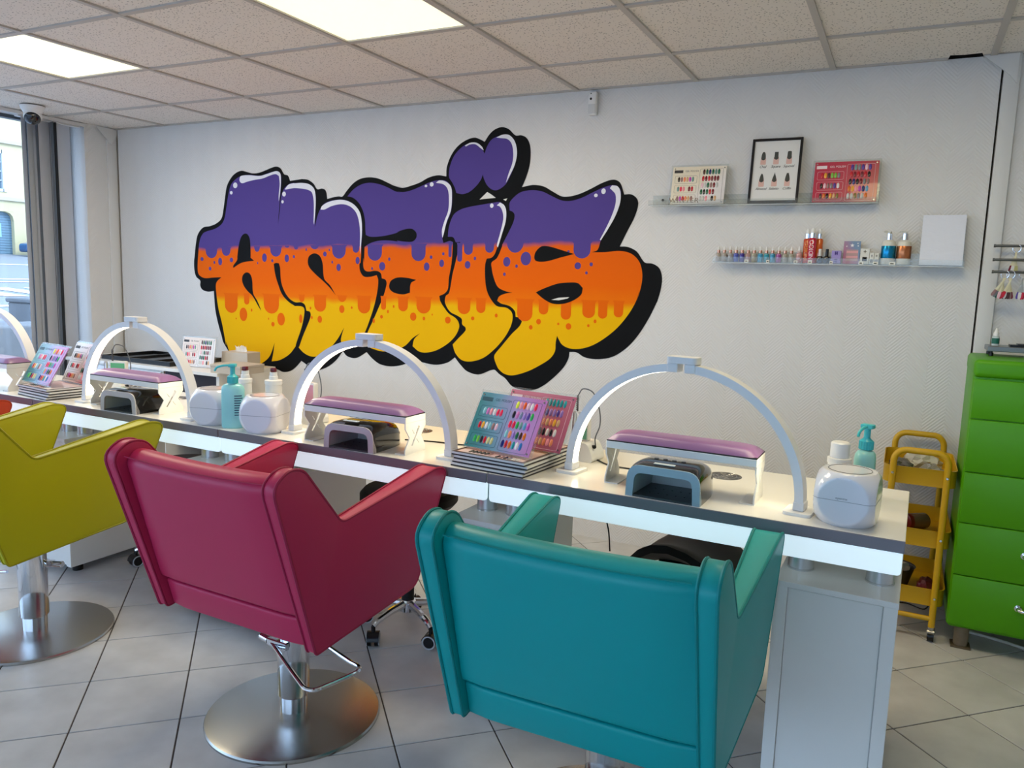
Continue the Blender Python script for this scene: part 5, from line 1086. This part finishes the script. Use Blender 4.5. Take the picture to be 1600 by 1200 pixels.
# ------------------------------------------------------------------ ceiling camera, wall sensor
t = thing('security_camera', 'white dome security camera with black lens face at the window end ceiling', 'camera', (-.87, -.735, H - .004), rot=(0, 0, R(45)))
bm = bm_(); lathe(bm, [(.042, -.045), (.05, -.04), (.066, -.012), (.068, 0)], 32); obj('housing', bm, WPLA, t)
bm = bm_(); bmesh.ops.create_uvsphere(bm, u_segments=28, v_segments=16, radius=.05); eo = obj('eyeball', bm, WPLA, t, (.0, -.006, -.058))
bm = bm_(); M = Matrix.Translation((0, -.006, -.058)) @ Vector((.1, -.72, -.7)).to_track_quat('Z', 'Y').to_matrix().to_4x4(); lathe(bm, [(.0445, .024), (.0445, .026), (.03, .043), (.015, .050), (.0, .0515)], 28, M=M); obj('lens_window', bm, mat('camera_black', (18, 18, 20), .1, coat=.6), t)
t = thing('wall_sensor', 'small white motion sensor on the wall under the ceiling', 'sensor', (2.489, 0, 2.235))
bm = bm_(); bx(bm, -.022, .022, -.034, -.001, -.055, .058, .008, 3); obj('case', bm, WPLA, t)
bm = bm_(); cyl(bm, (-.006, -.0345, .022), (-.006, -.0338, .022), .006, n=16); cyl(bm, (-.006, -.0345, .047), (-.006, -.0338, .047), .003, n=10); obj('eye', bm, BLACKP, t)
bm = bm_(); bx(bm, -.018, .018, -.0355, -.034, -.05, -.004, .001, 1); obj('lens', bm, mat('sensor_lens', (206, 206, 204), .6), t)
# ------------------------------------------------------------------ vertical blind
t = thing('vertical_blind', 'grey fabric vertical blind drawn to the side of the window', 'blind', (-1.16, -.46, 0))
SLG = mat('blind_grey', (196, 202, 212), .8); SLD = mat('blind_shaded', (126, 134, 142), .8)  # same fabric twice; the darker copy paints shade on the turned slats
bm = bm_(); bx(bm, -.02, .02, -.20, .22, H - .028, H - .010, .002, 1); obj('head_rail', bm, WPLA, t)
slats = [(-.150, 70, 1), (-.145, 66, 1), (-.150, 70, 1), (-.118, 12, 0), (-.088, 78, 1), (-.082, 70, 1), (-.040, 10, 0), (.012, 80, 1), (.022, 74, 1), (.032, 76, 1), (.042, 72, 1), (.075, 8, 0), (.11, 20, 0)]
for y, a, dk in slats:
    bm = bm_(); V = []; n = 6
    for i in range(n + 1):
        u = -.0635 + .127 * i / n; V.append([bm.verts.new((.004 * (1 - (u / .0635) ** 2), u, z)) for z in (.36, H - .028)])
    for p, q in zip(V, V[1:]): bm.faces.new((p[0], p[1], q[1], q[0]))
    bmesh.ops.solidify(bm, geom=list(bm.faces), thickness=.0012)
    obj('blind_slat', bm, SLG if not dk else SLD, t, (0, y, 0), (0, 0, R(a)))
# ------------------------------------------------------------------ the street outside
def gz(x): return -.15 + (-x - 1.4) / 39.6 * 1.95
def strip(bm, xa, xb, ya=-30, yb=70, dz=0):
    n = 8
    for k in range(n):
        p, q = xa + (xb - xa) * k / n, xa + (xb - xa) * (k + 1) / n
        bm.faces.new([bm.verts.new(v) for v in ((p, ya, gz(p) + dz), (p, yb, gz(p) + dz), (q, yb, gz(q) + dz), (q, ya, gz(q) + dz))])
ASPH = mat('asphalt', (128, 130, 136), .85, var=.1, vscale=3)
bm = bm_(); strip(bm, -1.43, -70); struct('ground_outside', bm, ASPH)
bm = bm_(); bx(bm, -1.43, 30, -60, YB - .1, -.3, -.15); struct('street_front', bm, ASPH)
bm = bm_(); strip(bm, -1.43, -6.4, dz=.02); struct('pavement_outside', bm, mat('paving', (150, 150, 154), .8, var=.25, vscale=6))
for k, (xa, xb, nm) in enumerate(((-13.0, -13.35, 'line across the near lane'), (-20.0, -20.35, 'line in the middle of the road'), (-21.2, -21.5, 'line beside the middle line of the road'), (-30.0, -30.5, 'line along the far kerb'))):
    bm = bm_(); strip(bm, xa, xb, dz=.012); tag(obj('road_marking', bm, mat('road_white', (236, 236, 238), .7)), 'white painted ' + nm + ' outside the window', 'road marking')
for k in range(9):
    bm = bm_(); y = 2.6 + k * 1.0; xa = -15.4
    bm.faces.new([bm.verts.new(v) for v in ((xa, y, gz(xa) + .014), (xa, y + .55, gz(xa) + .014), (xa - 2.6, y + .55, gz(xa - 2.6) + .014), (xa - 2.6, y, gz(xa - 2.6) + .014))])
    tag(obj('crossing_stripe', bm, mat('road_white')), 'white zebra crossing stripe on the street outside', 'road marking', 'zebra crossing stripes')
bm = bm_(); bx(bm, -7.2, -6.4, -20, 40, -.2, gz(-6.8) + .42, .02, 1); tag(obj('stone_ledge', bm, mat('dark_stone', (106, 106, 108), .85, bump=.6, bscale=9, var=.3, vscale=3)), 'low dark stone ledge along the pavement outside the window', 'stone ledge')
t = thing('stone_planter', 'square dark stone planter outside the window', 'planter', (-9.6, 5.05, gz(-9.6))); bm = bm_(); bx(bm, -.5, .5, -.55, .55, -.1, .42, .02, 1); obj('block', bm, mat('dark_stone'), t); bm = bm_(); bx(bm, -.53, .53, -.58, .58, .42, .50, .02, 1); obj('cap_stone', bm, mat('dark_stone'), t)
# facade across the square
FX = -41.0; zf = gz(FX)
t = thing('townhouse', 'cream stone town building with shop arches across the street', 'building', (FX, 22, zf))
CREAM = mat('cream_stone', (200, 186, 148), .85, var=.05, vscale=1)
bm = bm_()
zb = 1.70 - zf
ops = [(-6.2, -1.9), (-1.1 - 0, 1.32), (2.05, 4.6), (5.4, 9.0)]
def yz_wall(bm, segs, z0, z1): 
    for a, b in segs: bx(bm, -.5, 0, a, b, z0, z1)
edges = [-30] + [v for a, b in ops for v in (a, b)] + [35]
yz_wall(bm, [(edges[k], edges[k + 1]) for k in range(0, len(edges), 2)], -.3, 2.35)
bx(bm, -.5, 0, -30, 35, 2.35, 2.95)
for a, b in ops:
    for s, c0 in ((1, a), (-1, b)):
        prism(bm, [(c0, 2.36), (c0 + s * .5, 2.36), (c0 + s * .2, 2.27), (c0 + s * .06, 2.12), (c0, 1.85)], YZ, -.5, 0)
gf = obj('ground_floor_wall', bm, CREAM, t)
for k, (a, b) in enumerate(ops):
    bm = bm_(); bx(bm, -.32, -.27, a, b, -.2, 2.36); sf = obj('roller_shutter', bm, mat('shutter_blue_grey', (104, 132, 150), .5), t)
    bm = bm_()
    for q in range(16): bx(bm, -.268, -.262, a, b, .05 + q * .14, .06 + q * .14 + .02)
    obj('shutter_ribs', bm, mat('shutter_dark', (78, 100, 116), .5), sf)
bm = bm_(); bx(bm, -.26, -.25, .20, .75, .95, 1.70); obj('poster', bm, mat('poster_aqua', (150, 206, 210), .5), t)
bm = bm_(); bx(bm, -.5, .12, -30, 35, 2.95, 3.15); obj('string_course', bm, mat('pale_stone', (190, 182, 164), .8), t)
W1 = [(-9, -7.8), (-4.6, -3.4), (-.15, .85), (5.4, 6.6), (9.4, 10.6)]
ed = [-30] + [v for w in W1 for v in w] + [35]
for z0, z1, nm, off in ((3.15, 6.02, 'first_floor_wall', 0), (6.22, 11.5, 'second_floor_wall', -.35)):
    bm = bm_(); zz0, zz1 = z0 + .38, min(z0 + 2.35, z1 - .4)
    for k in range(0, len(ed), 2): bx(bm, -.4, 0, ed[k] + (off if k else 0), ed[k + 1] + (off if k < len(ed) - 2 else 0), z0, z1)
    for a, b in W1: bx(bm, -.4, 0, a + off, b + off, z0, zz0); bx(bm, -.4, 0, a + off, b + off, zz1, z1)
    obj(nm, bm, CREAM, t)
    for a, b in W1:
        a += off; b += off
        bm = bm_(); m_ = mat('window_white', (200, 204, 206), .5)
        for (p, q, r, s) in ((a - .18, a + .04, zz0 - .12, zz1 + .16), (b - .04, b + .18, zz0 - .12, zz1 + .16), (a, b, zz1 - .04, zz1 + .16), (a, b, zz0 - .12, zz0 + .04), ((a + b) / 2 - .03, (a + b) / 2 + .03, zz0, zz1)): bx(bm, -.12, .05, p, q, r, s)
        for q in range(1, 4): bx(bm, -.12, -.05, a, b, zz0 + (zz1 - zz0) * q / 4 - .03, zz0 + (zz1 - zz0) * q / 4 + .03)
        wf = obj('window_frame', bm, m_, t)
        bm = bm_(); bx(bm, -.16, -.13, a, b, zz0, zz1); obj('window_pane', bm, mat('far_glass', (104, 128, 140), .15), wf)
bm = bm_(); bx(bm, -.5, .14, -30, 35, 6.02, 6.22); obj('string_course', bm, mat('pale_stone'), t)
t = thing('parked_car', 'small blue car parked in front of the far shop arches', 'car', (FX + 2.0, 24.7, gz(FX + 2)))
bm = bm_(); prism(bm, rpoly([(-1.9, .25), (-1.9, .7), (-1.2, .85), (-.7, 1.35), (.7, 1.38), (1.3, .9), (1.9, .75), (1.9, .25)], .15, 3), YZ, -.8, .8); obj('car_body', bm, mat('car_blue', (44, 84, 130), .25, coat=.6), t)
bm = bm_(); prism(bm, rpoly([(-1.05, .88), (-.62, 1.27), (.62, 1.3), (1.08, .9)], .05, 3), YZ, -.82, .82); obj('car_windows', bm, mat('car_glass', (40, 52, 62), .1), t)
for y in (-1.15, 1.15):
    for x in (-.74, .74): bm = bm_(); cyl(bm, (x - .09, y, .31), (x + .09, y, .31), .31, n=20); obj('car_wheel', bm, BLACKM, t)
